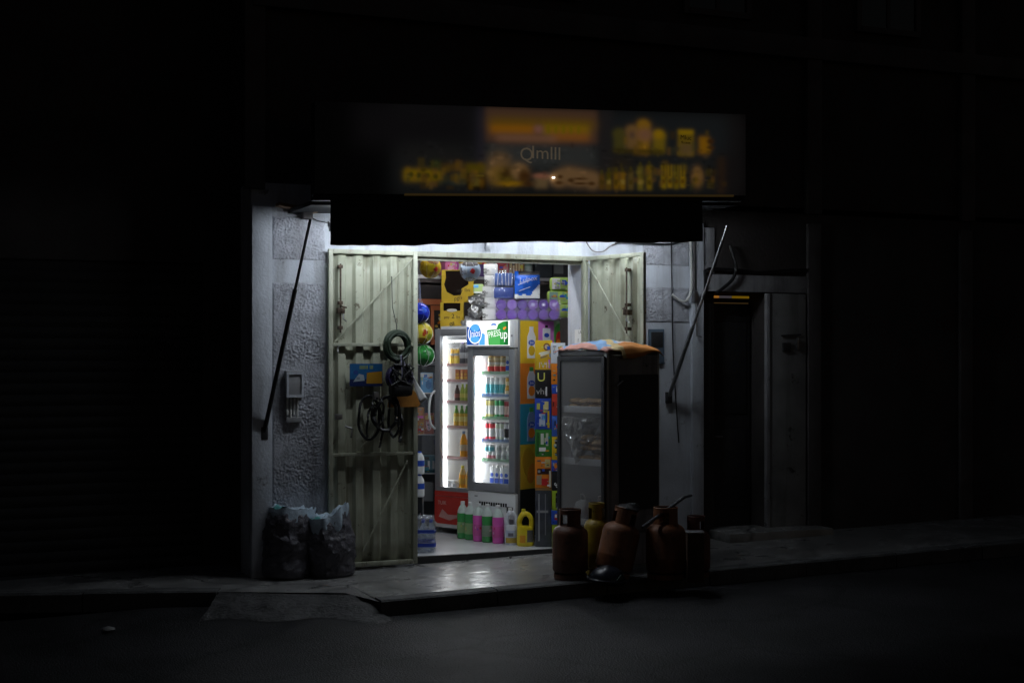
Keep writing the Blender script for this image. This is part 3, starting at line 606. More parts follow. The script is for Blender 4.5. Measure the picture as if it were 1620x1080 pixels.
# ------------------------------------------------------------------ display fridges
def loc2w(base, rot, x, y, z):
    c, s_ = math.cos(rot), math.sin(rot); return (base[0]+x*c-y*s_, base[1]+x*s_+y*c, base[2]+z)
PH = R(-63)
P2 = V(745, 14.35); P2.z = 0                         # left front corner of the near fridge
tdir = Vector((math.cos(PH), math.sin(PH), 0)); ndir = Vector((-math.sin(PH), math.cos(PH), 0))
F2 = P2 + tdir*.31; F1 = P2 + ndir*.2 - tdir*.325
LED = emit('fridge light strip', (.96, .98, 1.0), 16.)
def fridge(name, label, base, Wd, Dp, H, dz0, dz1, frame, bodym, shelf_z, rail_cols, led_side, led_s, led_w):
    t = thing('display_fridge', label, 'fridge', base, PH, 'glass door drinks fridges'); w2 = Wd/2
    b = MB()
    b.box(-w2, -w2+.035, 0, Dp, .05, H, bodym, .004); b.box(w2-.035, w2, 0, Dp, .05, H, bodym, .004)
    b.box(-w2+.036, w2-.036, Dp-.04, Dp-.002, .05, H-.002, bodym); b.box(-w2+.036, w2-.036, .002, Dp-.04, H-.04, H-.001, bodym)
    b.build('body', t)
    b = MB()
    b.box(-w2+.036, w2-.036, .0, Dp-.06, dz0-.02, dz0+.03, fridge_white); b.box(-w2+.036, w2-.036, .0, Dp-.06, dz1-.03, dz1+.03, fridge_white)
    b.box(-w2+.036, -w2+.045, .0, Dp-.06, dz0+.03, dz1-.03, fridge_white); b.box(w2-.045, w2-.036, 0, Dp-.06, dz0+.03, dz1-.03, fridge_white); b.box(-w2+.046, w2-.046, Dp-.06, Dp-.045, dz0, dz1, fridge_white)
    b.build('lining', t)
    b = MB(); y0, y1 = -.055, -.004; fw = .075
    b.box(-w2, -w2+fw, y0, y1, dz0, dz1, frame, .008); b.box(w2-fw, w2, y0, y1, dz0, dz1, frame, .008)
    b.box(-w2+fw+.0005, w2-fw-.0005, y0, y1, dz1-fw, dz1, frame, .008); b.box(-w2+fw+.0005, w2-fw-.0005, y0, y1, dz0, dz0+fw*1.1, frame, .008)
    d = b.build('door', t)
    b = MB(); b.box(-w2+fw-.01, w2-fw+.01, -.034, -.028, dz0+fw-.01, dz1-fw+.01, glass); b.build('pane', d)
    for z, rc in zip(shelf_z, rail_cols):
        b = MB()
        for q in range(9): b.box(-w2+.05, w2-.05, .06+q*.05, .066+q*.05, z-.006, z, white_plastic)
        for q in range(5): xx = -w2+.06+q*(Wd-.12)/4; b.box(xx-.003, xx+.003, .05, .47, z-.012, z-.0065, white_plastic)
        b.box(-w2+.05, w2-.05, .035, .048, z-.012, z+.004, white_plastic)
        s_ = b.build('shelf', t); b = MB(); b.box(-w2+.05, w2-.05, .022, .0345, z+.003, z+.030, rc); b.build('price_rail', s_)
    b = MB(); sgn = -1 if led_side == 'L' else 1
    xx = -w2+.052
    b.box(xx, xx+led_w, .03, .05, dz0+.08, dz1-.10, emit('fridge light strip %g' % led_s, (.96, .98, 1.0), led_s)); b.build('light_strip', t)
    return t
sz2 = [1.66, 1.435, 1.21, .985, .79]
g2 = clear('rail green', (.55, .75, .6), .05, .2, .4); b2_ = clear('rail blue', (.45, .58, .8), .05, .2, .4); r1_ = clear('rail rose', (.78, .62, .63), .05, .2, .4)
f2 = fridge('f', 'tall grey display fridge with a lit blue and green picture header', F2, .62, .80, 2.20, .50, 1.915, fridge_grey, alu, sz2, [g2, b2_, g2, b2_, g2], 'L', 32., .045)
b = MB(); w2 = .31
# header: curved lit face
HW = emit('header white', (1, 1, 1), 1.25); HB = emit('header blue', (.02, .20, .75), 1.0); HC = emit('header light blue', (.12, .50, 1.0), 1.0); HN = emit('header deep blue', (.015, .08, .38), 1.0); HG = emit('header green', (.03, .33, .06), 1.); HL = emit('header light green', (.10, .52, .13), 1.0); HO = emit('header orange', (1., .33, .05), 1.)
HP = emit('header pale blue', (.45, .72, 1.0), 1.0); HD = emit('header dark green', (.012, .16, .04), 1.)
b.box(-w2+.012, w2-.06, -.075, -.003, 1.945, 2.19, HW, .004)
b.build('header_light', f2)
b = MB(); b.box(-w2, -w2+.0115, -.078, -.002, 1.925, 2.2, white_plastic, .003); b.box(w2-.0595, w2, -.06, -.002, 1.925, 2.2, white_plastic, .004); b.box(-w2+.012, w2-.06, -.07, -.002, 1.92, 1.944, fridge_grey, .003); b.box(w2-.04, w2-.02, -.063, -.0605, 2.03, 2.05, GRY); b.build('header_frame', f2)
b = MB(); z0 = 1.945; hx = lambda u: -w2+.012+u*(.62-.072); hz = lambda v: z0+v*.245; yy = -.0765
def hp(pts, m, k=0): b.prism([(hx(u), hz(v)) for u, v in pts], yy-k*.0006, yy+.0005, m)
hp([(.005, .02), (.44, .02), (.44, .44), (.40, .50), (.32, .50), (.30, .02)], HC); hp([(.005, .02), (.29, .02), (.29, .30), (.1, .74), (.005, .78)], HN, 1)
b.ell(hx(.2), hz(.48), .092, .102, yy-.0012, yy+.0005, HW, 28); b.ell(hx(.2), hz(.49), .082, .092, yy-.0018, yy+.0005, HB, 28); b.ell(hx(.21), hz(.72), .058, .038, yy-.0024, yy+.0005, HC, 24); b.ell(hx(.2), hz(.27), .06, .035, yy-.0024, yy+.0005, HC, 24)
b.text('Jnios', hx(.21), yy-.0035, hz(.36), .105, HW, .70, .15, R(6))
hp([(.53, .02), (.995, .02), (.995, .98), (.87, .96), (.76, .86), (.72, .66), (.49, .62), (.52, .3)], HG); hp([(.55, .03), (.80, .03), (.80, .5), (.74, .62), (.50, .58), (.53, .3)], HL, 1); hp([(.90, .03), (.993, .03), (.993, .97), (.93, .95), (.96, .5)], HD, 1)
b.ell(hx(.655), hz(.80), .045, .024, yy-.001, yy+.0005, HW, 20); b.ell(hx(.655), hz(.83), .034, .015, yy-.002, yy+.0005, HB, 20); b.ell(hx(.655), hz(.795), .026, .007, yy-.003, yy+.0005, HW, 14)
b.text('PRESS', hx(.685), yy-.0035, hz(.36), .088, HW, .74, 0, R(10)); b.text('up', hx(.895), yy-.0035, hz(.27), .14, HW, .70)
b.ell(hx(.90), hz(.68), .014, .014, yy-.002, yy+.0005, HO, 10); b.ell(hx(.93), hz(.72), .010, .010, yy-.002, yy+.0005, HO, 10)
b.build('header_artwork', f2)
b = MB(); b.box(-w2, w2, -.045, -.002, .06, .492, white_plastic, .008)
for q in range(12): b.box(-.16+q*.031, -.138+q*.031, -.047, -.0452, .355, .392, BLK)
b.box(-.22, -.18, -.047, -.0452, .435, .45, GRY); b.box(.2, .28, -.047, -.0452, .30, .36, BLK); b.box(.2, .29, -.047, -.0452, .16, .24, GRY); b.build('base_grille', f2)
# printed juice pictures on the right side of the near fridge
b = MB(); MS = Matrix.Translation((w2+.0005, 0, 0)) @ Matrix.Rotation(R(90), 4, 'Z')       # local x -> depth, -y -> outwards
def sp(x0, x1, z0, z1, m, k=0): b.box(x0, x1, -.0025-.001*k, -.0003, z0, z1, m, 0, MS)
sp(.03, .31, 1.77, 2.19, YEL); sp(.03, .31, 1.37, 1.7695, ORA); sp(.03, .31, .97, 1.3695, TEAL); sp(.03, .31, .53, .9695, K(.55, .38, .03)); sp(.03, .31, .06, .5295, BLK)
sp(.3105, .56, 1.5, 2.19, MAG); sp(.5605, .795, 1.5, 2.19, K(.25, .42, .24)); sp(.3105, .795, .06, 1.4995, K(.4, .2, .03))
b.ell(.69, 1.98, .11, .20, -.005, -.0003, GRN, 24, MS, .35); b.ell(.69, 1.93, .085, .17, -.007, -.0003, RED, 24, MS, .35); b.ell(.66, 1.90, .05, .12, -.009, -.0003, ORA, 20, MS, .35)
def printed_bottle(cx_, z0, h, body, capm, k):
    b.box(cx_-.065, cx_+.065, -.006, -.0003, z0, z0+h*.62, body, 0, MS); b.prism([(cx_-.065, z0+h*.62), (cx_+.065, z0+h*.62), (cx_+.03, z0+h*.8), (cx_-.03, z0+h*.8)], -.006, -.0003, body, MS); b.box(cx_-.03, cx_+.03, -.006, -.0003, z0+h*.8, z0+h*.92, capm, 0, MS)
    b.ell(cx_, z0+h*.45, .05, .028, -.008, -.0003, BLU, 16, MS); b.ell(cx_, z0+h*.22, .05, .05, -.008, -.0003, k, 16, MS); b.text('Jnio', cx_, -.0095, z0+h*.42, .04, W_, M=MS)
printed_bottle(.20, 1.82, .34, W_, W_, YEL); printed_bottle(.20, 1.42, .34, K(.6, .62, .66), GRN, ORA); printed_bottle(.20, 1.0, .36, K(.2, .3, .5), GRN, ORA)
b.box(.38, .50, -.006, -.0003, 1.85, 2.12, W_, 0, MS); b.ell(.44, 2.05, .04, .022, -.008, -.0003, BLU, 16, MS); b.box(.42, .46, -.006, -.0003, 2.125, 2.15, BLK, 0, MS); b.text('Drim', .44, -.008, 1.95, .06, ink, M=MS); b.prism([(.38, 1.85), (.50, 1.85), (.50, 1.92)], -.008, -.0003, BLK, MS)
b.ell(.17, .78, .10, .16, -.006, -.0003, K(.45, .28, .02), 20, MS, .3); b.ell(.2, .68, .06, .1, -.008, -.0003, K(.5, .2, .02), 20, MS, -.3)
b.build('side_picture', f2)
sz1 = [1.735, 1.57, 1.35, 1.09, .77]
f1 = fridge('f', 'narrower looking grey fridge with a red base behind the bright fridge', F1, .62, .70, 2.12, .40, 2.12, fridge_grey, fridge_grey, sz1, [r1_, r1_, r1_, r1_, r1_], 'L', 15., .024)
b = MB(); b.box(-.2, .2, .03, .05, 1.985, 2.0, emit('fridge light strip 15', (.96, .98, 1.0), 15.)); b.build('top_light', f1)
b = MB(); b.box(-.31, .31, -.05, -.002, .06, .395, white_plastic, .01)
b.prism([(-.26+.05*math.cos(a)-.0, .15+.05*math.sin(a)) for a in [math.pi+q*math.pi/12 for q in range(7)]] + [(.26, .10), (.26, .385), (-.31, .385), (-.31, .2)], -.056, -.0505, red_panel); b.build('base_panel', f1)
b = MB(); b.box(-.31, .31, -.058, -.0505, .388, .44, red_panel, .004); b.text('TUIK', -.20, -.060, .30, .055, K(.7, .55, .5)); b.prism([(-.25, .17), (-.1, .14), (.1, .2), (-.12, .20), (-.2, .25)], -.060, -.0565, K(.55, .3, .28)); b.build('base_trim', f1)
b = MB(); hpnts = smooth([(-.30, -.06, 1.48), (-.315, -.11, 1.42), (-.32, -.13, 1.28), (-.315, -.11, 1.14), (-.30, -.06, 1.08)]); b.tube(hpnts, .012, white_plastic, 8); b.build('handle', f1)

# ---- goods in the fridges
def fr(base, x, y, z): return Vector(loc2w(base, PH, x, y, z))
def can(r, h, body, band, lid=None):
    b = MB(); lid = lid or GRY
    b.lathe([(r*.8, 0), (r, .008), (r, h*.25), (r, h*.7), (r, h-.012), (r*.85, h), (r*.8, h-.003)], body, 14, bands=[lid, body, band, body, lid, lid]); return b
def jar(r, h, body, band, lid):
    b = MB(); b.lathe([(r*.9, 0), (r, .006), (r, h*.2), (r, h*.65), (r*.95, h*.76), (r*.86, h*.8), (r*.9, h*.8), (r*.9, h), (.0, h)], body, 14, bands=[body, body, band, body, body, lid, lid, lid]); return b
def pet(r, h, liquid, cap, band, clear_top=None):
    b = MB(); ct = clear_top or liquid
    b.lathe([(r*.85, 0), (r, .012), (r*.97, h*.25), (r, h*.3), (r, h*.52), (r*.93, h*.56), (r*.9, h*.66), (r*.45, h*.86), (r*.32, h*.9)], liquid, 14, bands=[liquid, liquid, liquid, band, liquid, liquid, ct, ct])
    b.lathe([(r*.4, h*.9), (r*.4, h*.985), (r*.3, h)], cap, 12); return b
def box_pack(w_, d_, h_, body, band, lid=None):
    b = MB(); b.box(-w_/2, w_/2, 0, d_, 0, h_, body, .003); b.box(-w_/2+.002, w_/2-.002, -.0015, 0, h_*.2, h_*.45, band); b.ell(0, h_*.62, w_*.35, h_*.1, -.0018, 0, band)
    if lid: b.lathe([(.012, h_), (.012, h_+.014), (0, h_+.014)], lid, 8, c=(0, d_/2, 0))
    return b
def row(name, label, cat, group, proto, base, xs, y, z, dy=0, rows=1, jit=.004):
    ob = None
    for k in range(rows):
        for x in xs:
            L = fr(base, x+random.uniform(-jit, jit), y+k*dy+random.uniform(-jit, jit), z)
            if ob is None: ob = proto.build(name, None, L, PH+random.uniform(-.25, .25)); tag(ob, label, cat, group)
            else:
                o = ob.copy(); COL.objects.link(o); o.location = L; o.rotation_euler = (0, 0, PH+random.uniform(-.25, .25))
def fx(a, n, st): return [a+i*st for i in range(n)]
sh = ['top', 'second', 'third', 'fourth', 'fifth']
row('jar', 'squat cream jar with a red band, top shelf of the bright fridge', 'jar', 'cream and red jars in the bright fridge', jar(.036, .12, CRM, RED, W_), F2, fx(-.11, 3, .078), .09, 1.66, .08, 2)
row('jar', 'gold lidded jar standing on a red banded jar, top shelf of the bright fridge', 'jar', 'stacked gold lidded jars in the bright fridge', jar(.034, .065, K(.55, .42, .2), CRM, GLD), F2, fx(-.11, 3, .078), .09, 1.781, .08, 1)
row('milk_carton', 'blue and white carton on the top shelf of the bright fridge', 'carton', 'blue white cartons on the top shelf', box_pack(.05, .05, .19, W_, BLU), F2, [.115], .07, 1.66)
row('tin', 'pale yellow tall tin on the top shelf of the bright fridge', 'tin', 'pale yellow tins in the bright fridge', can(.03, .185, K(.72, .68, .42), K(.6, .6, .2)), F2, fx(.165, 2, .064), .09, 1.66, .07, 2)
row('cup', 'teal and white dairy cup on the second shelf of the bright fridge', 'cup', 'teal dairy cups in the bright fridge', jar(.030, .19, K(.7, .78, .78), K(.10, .45, .50), W_), F2, fx(-.15, 4, .062), .085, 1.435, .065, 2)
row('jar', 'amber jar with a gold lid on the second shelf of the bright fridge', 'jar', 'amber jars in the bright fridge', jar(.033, .095, K(.55, .30, .04), CRM, GLD), F2, fx(.115, 3, .069), .085, 1.435, .07, 2)
row('jar', 'amber jar stacked on another amber jar, second shelf of the bright fridge', 'jar', 'upper amber jars in the bright fridge', jar(.033, .09, K(.55, .30, .04), CRM, GLD), F2, fx(.115, 3, .069), .085, 1.531)
row('cup', 'small white tub in the second row on the top shelf, behind the blue carton', 'cup', 'white tubs on the top shelf', jar(.032, .15, W_, GRY, BLU), F2, fx(.12, 3, .066), .17, 1.66)
row('can', 'yellow drink can on the third shelf of the bright fridge', 'can', 'yellow cans in the bright fridge', can(.027, 0.196, K(.75, .65, .25), W_), F2, fx(-.165, 2, .056), .085, 1.21, .058, 2)
row('can', 'green drink can on the third shelf of the bright fridge', 'can', 'green cans in the bright fridge', can(.027, 0.196, K(.05, .35, .12), W_), F2, fx(-.026, 2, .056), .085, 1.21, .058, 2)
row('can', 'maroon drink can on the third shelf of the bright fridge', 'can', 'maroon cans in the bright fridge', can(.027, 0.190, K(.35, .04, .05), K(.7, .5, .45)), F2, fx(.088, 2, .056), .085, 1.21, .058, 2)
row('can', 'blue and white drink can on the third shelf of the bright fridge', 'can', 'blue white cans in the bright fridge', can(.026, 0.190, W_, BLU), F2, fx(.198, 2, .056), .085, 1.21, .058, 2)
row('can', 'bright red drink can on the fourth shelf of the bright fridge', 'can', 'red cans in the bright fridge', can(.027, 0.190, K(.65, .04, .06), W_), F2, fx(-.165, 2, .056), .085, .985, .058, 2)
row('can', 'pale green drink can on the fourth shelf of the bright fridge', 'can', 'pale green cans in the bright fridge', can(.027, 0.190, K(.6, .65, .5), W_), F2, fx(-.026, 2, .056), .085, .985, .058, 2)
row('can', 'black and white drink can on the fourth shelf of the bright fridge', 'can', 'black white cans in the bright fridge', can(.027, 0.190, K(.65, .65, .65), BLK), F2, fx(.088, 3, .056), .085, .985, .058, 2)
row('cup', 'salmon cup on the fourth shelf of the bright fridge, at its right end', 'cup', 'salmon cups in the bright fridge', can(.027, .12, K(.8, .3, .2), W_), F2, [.252], .085, .985)
row('cup', 'white yoghurt cup with a rose band, fifth shelf of the bright fridge', 'cup', 'rose banded yoghurt cups', jar(.030, .09, W_, K(.6, .2, .25), W_), F2, fx(-.135, 2, .063), .085, .79, .065, 2)
row('cup', 'plain white yoghurt cup on the fifth shelf of the bright fridge', 'cup', 'plain white yoghurt cups', jar(.031, .10, K(.7, .7, .7), K(.45, .45, .46), W_), F2, fx(-.008, 4, .066), .085, .79, .068, 2)
row('cup', 'small teal tub stacked on the rose banded yoghurt cups', 'cup', 'small teal tubs on the fifth shelf', jar(.030, .07, K(.4, .6, .62), K(.1, .35, .4), W_), F2, fx(-.165, 2, .063), .085, .881)
row('cup', 'white cup stacked on another, fifth shelf of the bright fridge', 'cup', 'upper white yoghurt cups', jar(.031, .06, K(.7, .7, .7), K(.5, .52, .5), W_), F2, fx(-.008, 3, .066), .085, .891)
row('milk_carton', 'blue capped white milk carton on the floor of the bright fridge', 'milk carton', 'milk cartons in the bright fridge', box_pack(.055, .055, .20, W_, BLU, W_), F2, fx(-.09, 6, .062), .07, .53, .07, 2, .001)
# far fridge: goods stand towards its right end
row('can', 'yellow drink can on the top shelf of the red based fridge', 'can', 'yellow cans in the red based fridge', can(.028, .12, GLD, K(.8, .6, .1)), F1, fx(-0.175, 2, .06), .08, 1.735, .06, 2)
row('can', 'yellow can stacked on another, top shelf of the red based fridge', 'can', 'upper yellow cans in the red based fridge', can(.028, .07, K(.6, .45, .2), GLD), F1, fx(-0.175, 2, .06), .08, 1.857)
row('bottle', 'dark bottle with a purple cap on the top shelf of the red based fridge', 'bottle', 'dark bottles in the red based fridge', pet(.036, .27, K(.05, .05, .06), PUR, GRY), F1, fx(-0.045, 2, .075), .09, 1.735)
row('juice_carton', 'orange brown juice carton on the second shelf of the red based fridge', 'carton', 'orange cartons in the red based fridge', box_pack(.05, .05, .13, K(.5, .16, .05), GLD), F1, fx(-0.100, 4, .056), .07, 1.57, .06, 2)
row('bottle', 'dark soda bottle on the third shelf of the red based fridge', 'bottle', 'soda bottles in the red based fridge', pet(.030, .19, K(.05, .02, .015), BLK, K(.3, .1, .08)), F1, [-.11, .10], .08, 1.35)
row('bottle', 'green yellow bottle on the third shelf of the red based fridge', 'bottle', 'green yellow bottles in the red based fridge', pet(.028, .20, K(.32, .40, .05), LIME, K(.55, .5, .1)), F1, fx(-0.040, 2, .06), .08, 1.35)
row('bottle', 'slim yellow bottle with a green neck, fourth shelf of the red based fridge', 'bottle', 'slim yellow bottles in the red based fridge', pet(.030, .235, K(.62, .38, .03), GRN, K(.7, .6, .2), K(.12, .3, .04)), F1, fx(-0.120, 4, .068), .08, 1.09)
row('bottle', 'tall orange juice bottle with a striped label, fifth shelf of the red based fridge', 'bottle', 'tall orange bottles in the red based fridge', pet(.040, .29, K(.80, .36, .01), K(.2, .3, .5), K(.6, .5, .4)), F1, fx(-0.035, 2, .09), .09, .77)
row('bottle', 'orange juice bottle with a yellow cap on the floor of the red based fridge', 'bottle', 'orange bottles at the bottom of the fridge', pet(.042, .27, K(.80, .36, .01), K(.7, .6, .05), GLD, K(.7, .5, .2)), F1, fx(-0.060, 2, .10), .10, .43)
row('plastic_cup', 'clear crumpled cup on the floor of the red based fridge', 'cup', 'clear cups in the red based fridge', jar(.04, .11, clear('cup plastic', (.85, .86, .88), .1, .1, .3), clear('cup plastic', (.85, .86, .88), .1, .1, .3), W_), F1, fx(-0.280, 3, .07), .08, .43)

# ---- goods on top of the fridges
def carton(name, label, cat, loc, rot, w_, d_, h_, body, deco=None, group=None, bev=.004):
    b = MB(); b.box(-w_/2, w_/2, 0, d_, 0, h_, body, bev)
    if deco: deco(b, w_, h_)
    if name in ('printed_box', 'pack', 'nappy_pack', 'gift_box', 'pink_pack') and body is not BLK:
        rr = random.Random(len(label)*31+int(h_*1e4)); pal = [W_, ink, GLD, GRY, K(.55, .5, .42), K(.1, .1, .12), body, body, RED, BLU, TEAL, K(.6, .55, .1)]
        for q in range(rr.randint(9, 16)):
            x = rr.uniform(-.44, .30)*w_; z = rr.uniform(.05, .92)*h_; lw = rr.uniform(.05, .26)*w_; lh = rr.choice((.006, .010, .018, .035))*rr.uniform(.7, 1.3)
            if x+lw < w_*.48 and z+lh < h_*.97: b.box(x, x+lw, -.0048-.0002*q, 0, z, z+lh, rr.choice(pal))
    return tag(b.build(name, None, loc, rot), label, cat, group)
card_y = mat('yellow carton board', (.50, .33, .015), .75, var=.12, vs=9)
def dec1(b, w_, h_):
    b.box(-w_*.36, w_*.36, -.002, 0, h_*.68, h_*.97, VOID); b.ell(0, h_*.70, w_*.22, h_*.06, -.004, 0, K(.6, .58, .52)); b.text('2', .01, -.003, h_*.40, .07, ink); b.text('pny', -w_*.22, -.003, h_*.40, .04, ink); b.text('lbs', w_*.26, -.003, h_*.41, .04, ink); b.text('ga', 0, -.003, h_*.14, .07, ink, 1, .3, R(18))
def dec2(b, w_, h_):
    b.prism([(-w_*.38, h_*.97), (w_*.30, h_*.97), (w_*.34, h_*.55), (w_*.12, h_*.42), (w_*.10, h_*.22), (-w_*.12, h_*.20), (-w_*.34, h_*.32), (-w_*.42, h_*.55), (-w_*.36, h_*.75)], -.002, 0, VOID); b.text('my lbs', w_*.18, -.003, h_*.32, .055, ink, 1, 0, R(4)); b.text('pgis', w_*.02, -.003, h_*.07, .065, ink, .9, .2, R(14))
T1 = 2.121
c1 = V(715, 14.95); carton('cardboard_box', 'yellow carton with a number 2, standing on the red based fridge', 'box', (c1.x, c1.y, T1), FACE, .245, .16, .285, card_y, dec1)
c2 = V(724, 14.98); carton('cardboard_box', 'bigger yellow carton with a torn dark hole, on top of a yellow carton', 'box', (c2.x, c2.y, T1+.286), FACE+.05, .34, .17, .34, card_y, dec2)
foil = mat('crumpled foil', (.62, .62, .63), .28, metal=.75, bump=1., bs=34)
for k, (px, z, lab) in enumerate(((746, T1, 'crumpled silver foil bag, lowest of three beside the yellow carton'), (752, T1+.115, 'crumpled silver foil bag, middle of three beside the yellow carton'), (756, T1+.235, 'crumpled silver foil bag, topmost of three beside the yellow carton'))):
    b = MB(); n_ = 12; prof = [(.001, 0)] + [(.095*math.sin(math.pi*(q+.6)/(n_+.2))**.7, .125*q/n_+.001) for q in range(1, n_)] + [(.001, .125)]
    b.lathe(prof, foil, 40, wob=.05, ws=30, c=(0, 0, 0), sy=.7)
    p = V(px, 14.72); tag(b.build('foil_bag', None, (p.x, p.y, z), FACE+k*1.3, angle=60), lab, 'bag', 'silver foil bags on the fridge')
p = V(757, 14.72); carton('wipes_pack', 'pale green pack lying above the silver foil bags', 'pack', (p.x, p.y, T1+.365), FACE, .11, .10, .10, K(.45, .6, .25), lambda b, w_, h_: (b.box(-w_*.45, 0, -.002, 0, h_*.6, h_*.9, SKY), b.box(-w_*.45, w_*.45, -.002, 0, h_*.05, h_*.2, W_)), None, .02)
T2 = 2.202; white_card = mat('white carton board', (.60, .60, .58), .6, var=.1, vs=8)
for k in range(5):
    p = V(776 + (-2, 1, -2, 1, 0)[k], 14.22)
    def dw(b, w_, h_): b.text('&8', -w_*.28, -.002, h_*.35, .05, ink, 1, 0, R(90)); b.text('lS', -w_*.12, -.002, h_*.4, .03, ink, 1, 0, R(80))
    carton('white_box', 'white carton with upright black marks, %s in the stack on the bright fridge' % ('lowest', 'second lowest', 'middle', 'second highest', 'highest')[k], 'box', (p.x, p.y, T2+.112*k), FACE+random.uniform(-.06, .06), .135, .12, .110, white_card, dw, 'white cartons stacked on the bright fridge')
pf = clear('violet shrink film', (.80, .72, .95), .07, .07, .03, 1., 26); roll = mat('paper roll', (.55, .45, .72), .85)
def tissue(px, lab):
    p = V(px, 14.16); t = thing('tissue_pack', lab, 'tissue pack', (p.x, p.y, T2), FACE+.06, 'violet tissue packs on the bright fridge')
    for i in range(3):
        for j in range(2):
            b = MB(); c_ = (-.105+.105*i, .0, .052+.098*j)
            b.lathe([(.001, -.052), (.03, -.052), (.050, -.047), (.053, 0), (.050, .05), (.001, .05)], (PUR, K(.14, .05, .30), PUR, K(.30, .16, .46))[(i*2+j*3+int(px)) % 4], 16, M=Matrix.Translation((c_[0], .06, c_[2])) @ Matrix.Rotation(R(90), 4, 'X'))
            b.ell(c_[0], c_[2], .019, .019, .007, .011, W_, 14) if j and px > 830 else None; b.build('roll', t)
    b = MB(); b.grid(lambda u, v: ((-.17+.34*u)*(1+.02*math.sin(v*9)), -.004+.012*noise.noise(Vector((u*7, v*5, px))), .004+.20*v), 24, 14, pf)
    b.grid(lambda u, v: (-.17+.34*u, .0+.13*v, .206+.010*noise.noise(Vector((u*8, v*6, px+3)))), 20, 6, pf); b.build('wrap', t)
tissue(810, 'violet shrink wrapped tissue rolls on the bright fridge, beside the white cartons'); tissue(860, 'violet shrink wrapped tissue rolls on the bright fridge, under the clear blue bag')
p = V(797, 14.2); b = MB(); dkb = mat('dark blue wrapper', (.03, .07, .30), .3); 
b.box(-.10, .10, .0, .10, 0, .115, dkb, .02); b.box(-.10, .10, 0, .10, .125, .255, mat('mid blue wrapper', (.08, .16, .42), .25, var=.5, vs=20), .02)
for q in range(6): b.tube([(-.09+.035*q, -.003, .25), (-.095+.036*q+random.uniform(-.01, .01), -.006, .13)], .003, W_, 5)
b.grid(lambda u, v: (-.125+.25*u+.03*(v-.5)*u, -.012+.012*noise.noise(Vector((u*6, v*6, 2))), -.0+.30*v), 18, 18, clear('crisp clear film', (.95, .96, 1.), .05, .06, .03, 1., 24))
tag(b.build('blue_pack', None, (p.x, p.y, T2+.213), FACE), 'two dark blue packs in clear film, left one on the violet tissue rolls', 'pack')
p = V(834, 14.15); b = MB()
b.grid(lambda u, v: (-.125+.25*u, -.05*math.sin(math.pi*u)*math.sin(math.pi*min(1, v*1.05))-.004+.008*noise.noise(Vector((u*5, v*5, 9))), .27*v), 20, 20, mat('bright blue bag', (.02, .12, .60), .22, bump=.4, bs=18), pick=lambda u, v: (W_ if (v < .12+.04*math.sin(u*20) or (u > .72 and v < .5-.9*(1-u))) else (BLK if v > .84 and u > .15 else (MC['bright blue bag']))))
b.box(-.12, .12, 0, .10, 0, .26, K(.02, .07, .35), .01); b.text('Lulpox', .01, -.062, .165, .065, W_, 1, .3, R(10)); b.tube([(-.09, -.055, .13), (.0, -.066, .165), (.04, -.066, .18)], .003, W_, 5); b.tube([(-.08, -.055, .07), (.03, -.06, .11)], .003, W_, 5)
tag(b.build('blue_bag', None, (p.x, p.y, T2+.213), FACE, angle=60), 'glossy blue bag with white script on the violet tissue rolls', 'bag')
for k in range(3):
    p = V(887+(2, -1, 3)[k], 14.45)
    def dg(b, w_, h_): b.box(-w_*.45, -w_*.1, -.003, 0, h_*.1, h_*.9, [K(.3, .4, .5), K(.25, .4, .35), W_][k]); b.ell(w_*.1, h_*.55, .03, .02, -.004, 0, BLU)
    carton('nappy_pack', 'lime green nappy pack at the right jamb, %s of three' % ('lowest', 'middle', 'topmost')[k], 'pack', (p.x, p.y, T2+.03+.137*k), FACE+.1, .24, .14, .135, mat('lime green wrapper', (.42, .60, .12), .3, bump=.3, bs=12), dg, 'green nappy packs by the right jamb', .03)
b = MB(); p = V(885, 14.45); b.box(-.15, .17, 0, .16, -.6, .028, shelf_dark, .004)
tag(b.build('wall_shelf', None, (p.x, p.y, T2), FACE+.1), 'dark narrow shelf unit carrying the green nappy packs', 'shelf')
# high shelf along the back with its goods
b = MB(); pz = P(880, 441, 2.3).z
b.box(-.9, 2.79, 2.3, 2.99, pz-.03, pz, shelf_dark); b.box(1.2, 2.79, 2.28, 2.299, pz-.028, pz+.004, GRY, .003); b.box(-.9, 1.15, 2.28, 2.299, pz-.03, pz+.01, shelf_white, .003)
b.box(.55, 1.9, 2.75, 2.98, .0, pz-.031, shelf_dark); b.box(-.9, 2.79, 2.31, 2.35, pz-.07, pz-.031, shelf_dark)
tag(b.build('high_shelf', None), 'long high shelf across the back wall of the shop', 'shelf')
def hs(name, label, cat, pa, pb, py, body, deco=None, dy=0., kind='box', zb=None):
    A, B = P(pa, 430, 2.34+dy), P(pb, 430, 2.34+dy); h_ = P(pa, py, 2.34).z-(zb or pz); x = (A.x+B.x)/2; w_ = (B.x-A.x)*.96
    L = (x, 2.34+dy, (zb or pz)+.001)
    if kind == 'box': return carton(name, label, cat, L, 0, w_, .22, h_, body, deco)
    b = jar(w_/2, h_, body, deco, W_) if kind == 'jar' else MB()
    return tag(b.build(name, None, (x, 2.34+dy+w_/2, L[2])), label, cat)
hs('cardboard_box', 'black carton on the high shelf behind the yellow ball', 'box', 690, 714, 409, BLK)
hs('gift_box', 'magenta upright pack on the high shelf right of the black carton', 'pack', 714, 726, 404, K(.5, .10, .36), lambda b, w_, h_: b.box(-w_*.3, w_*.3, -.002, 0, h_*.1, h_*.4, PNK))
hs('jar', 'yellow and white jar on the high shelf beside the magenta pack', 'jar', 727, 741, 405, YEL, W_, 0, 'jar')
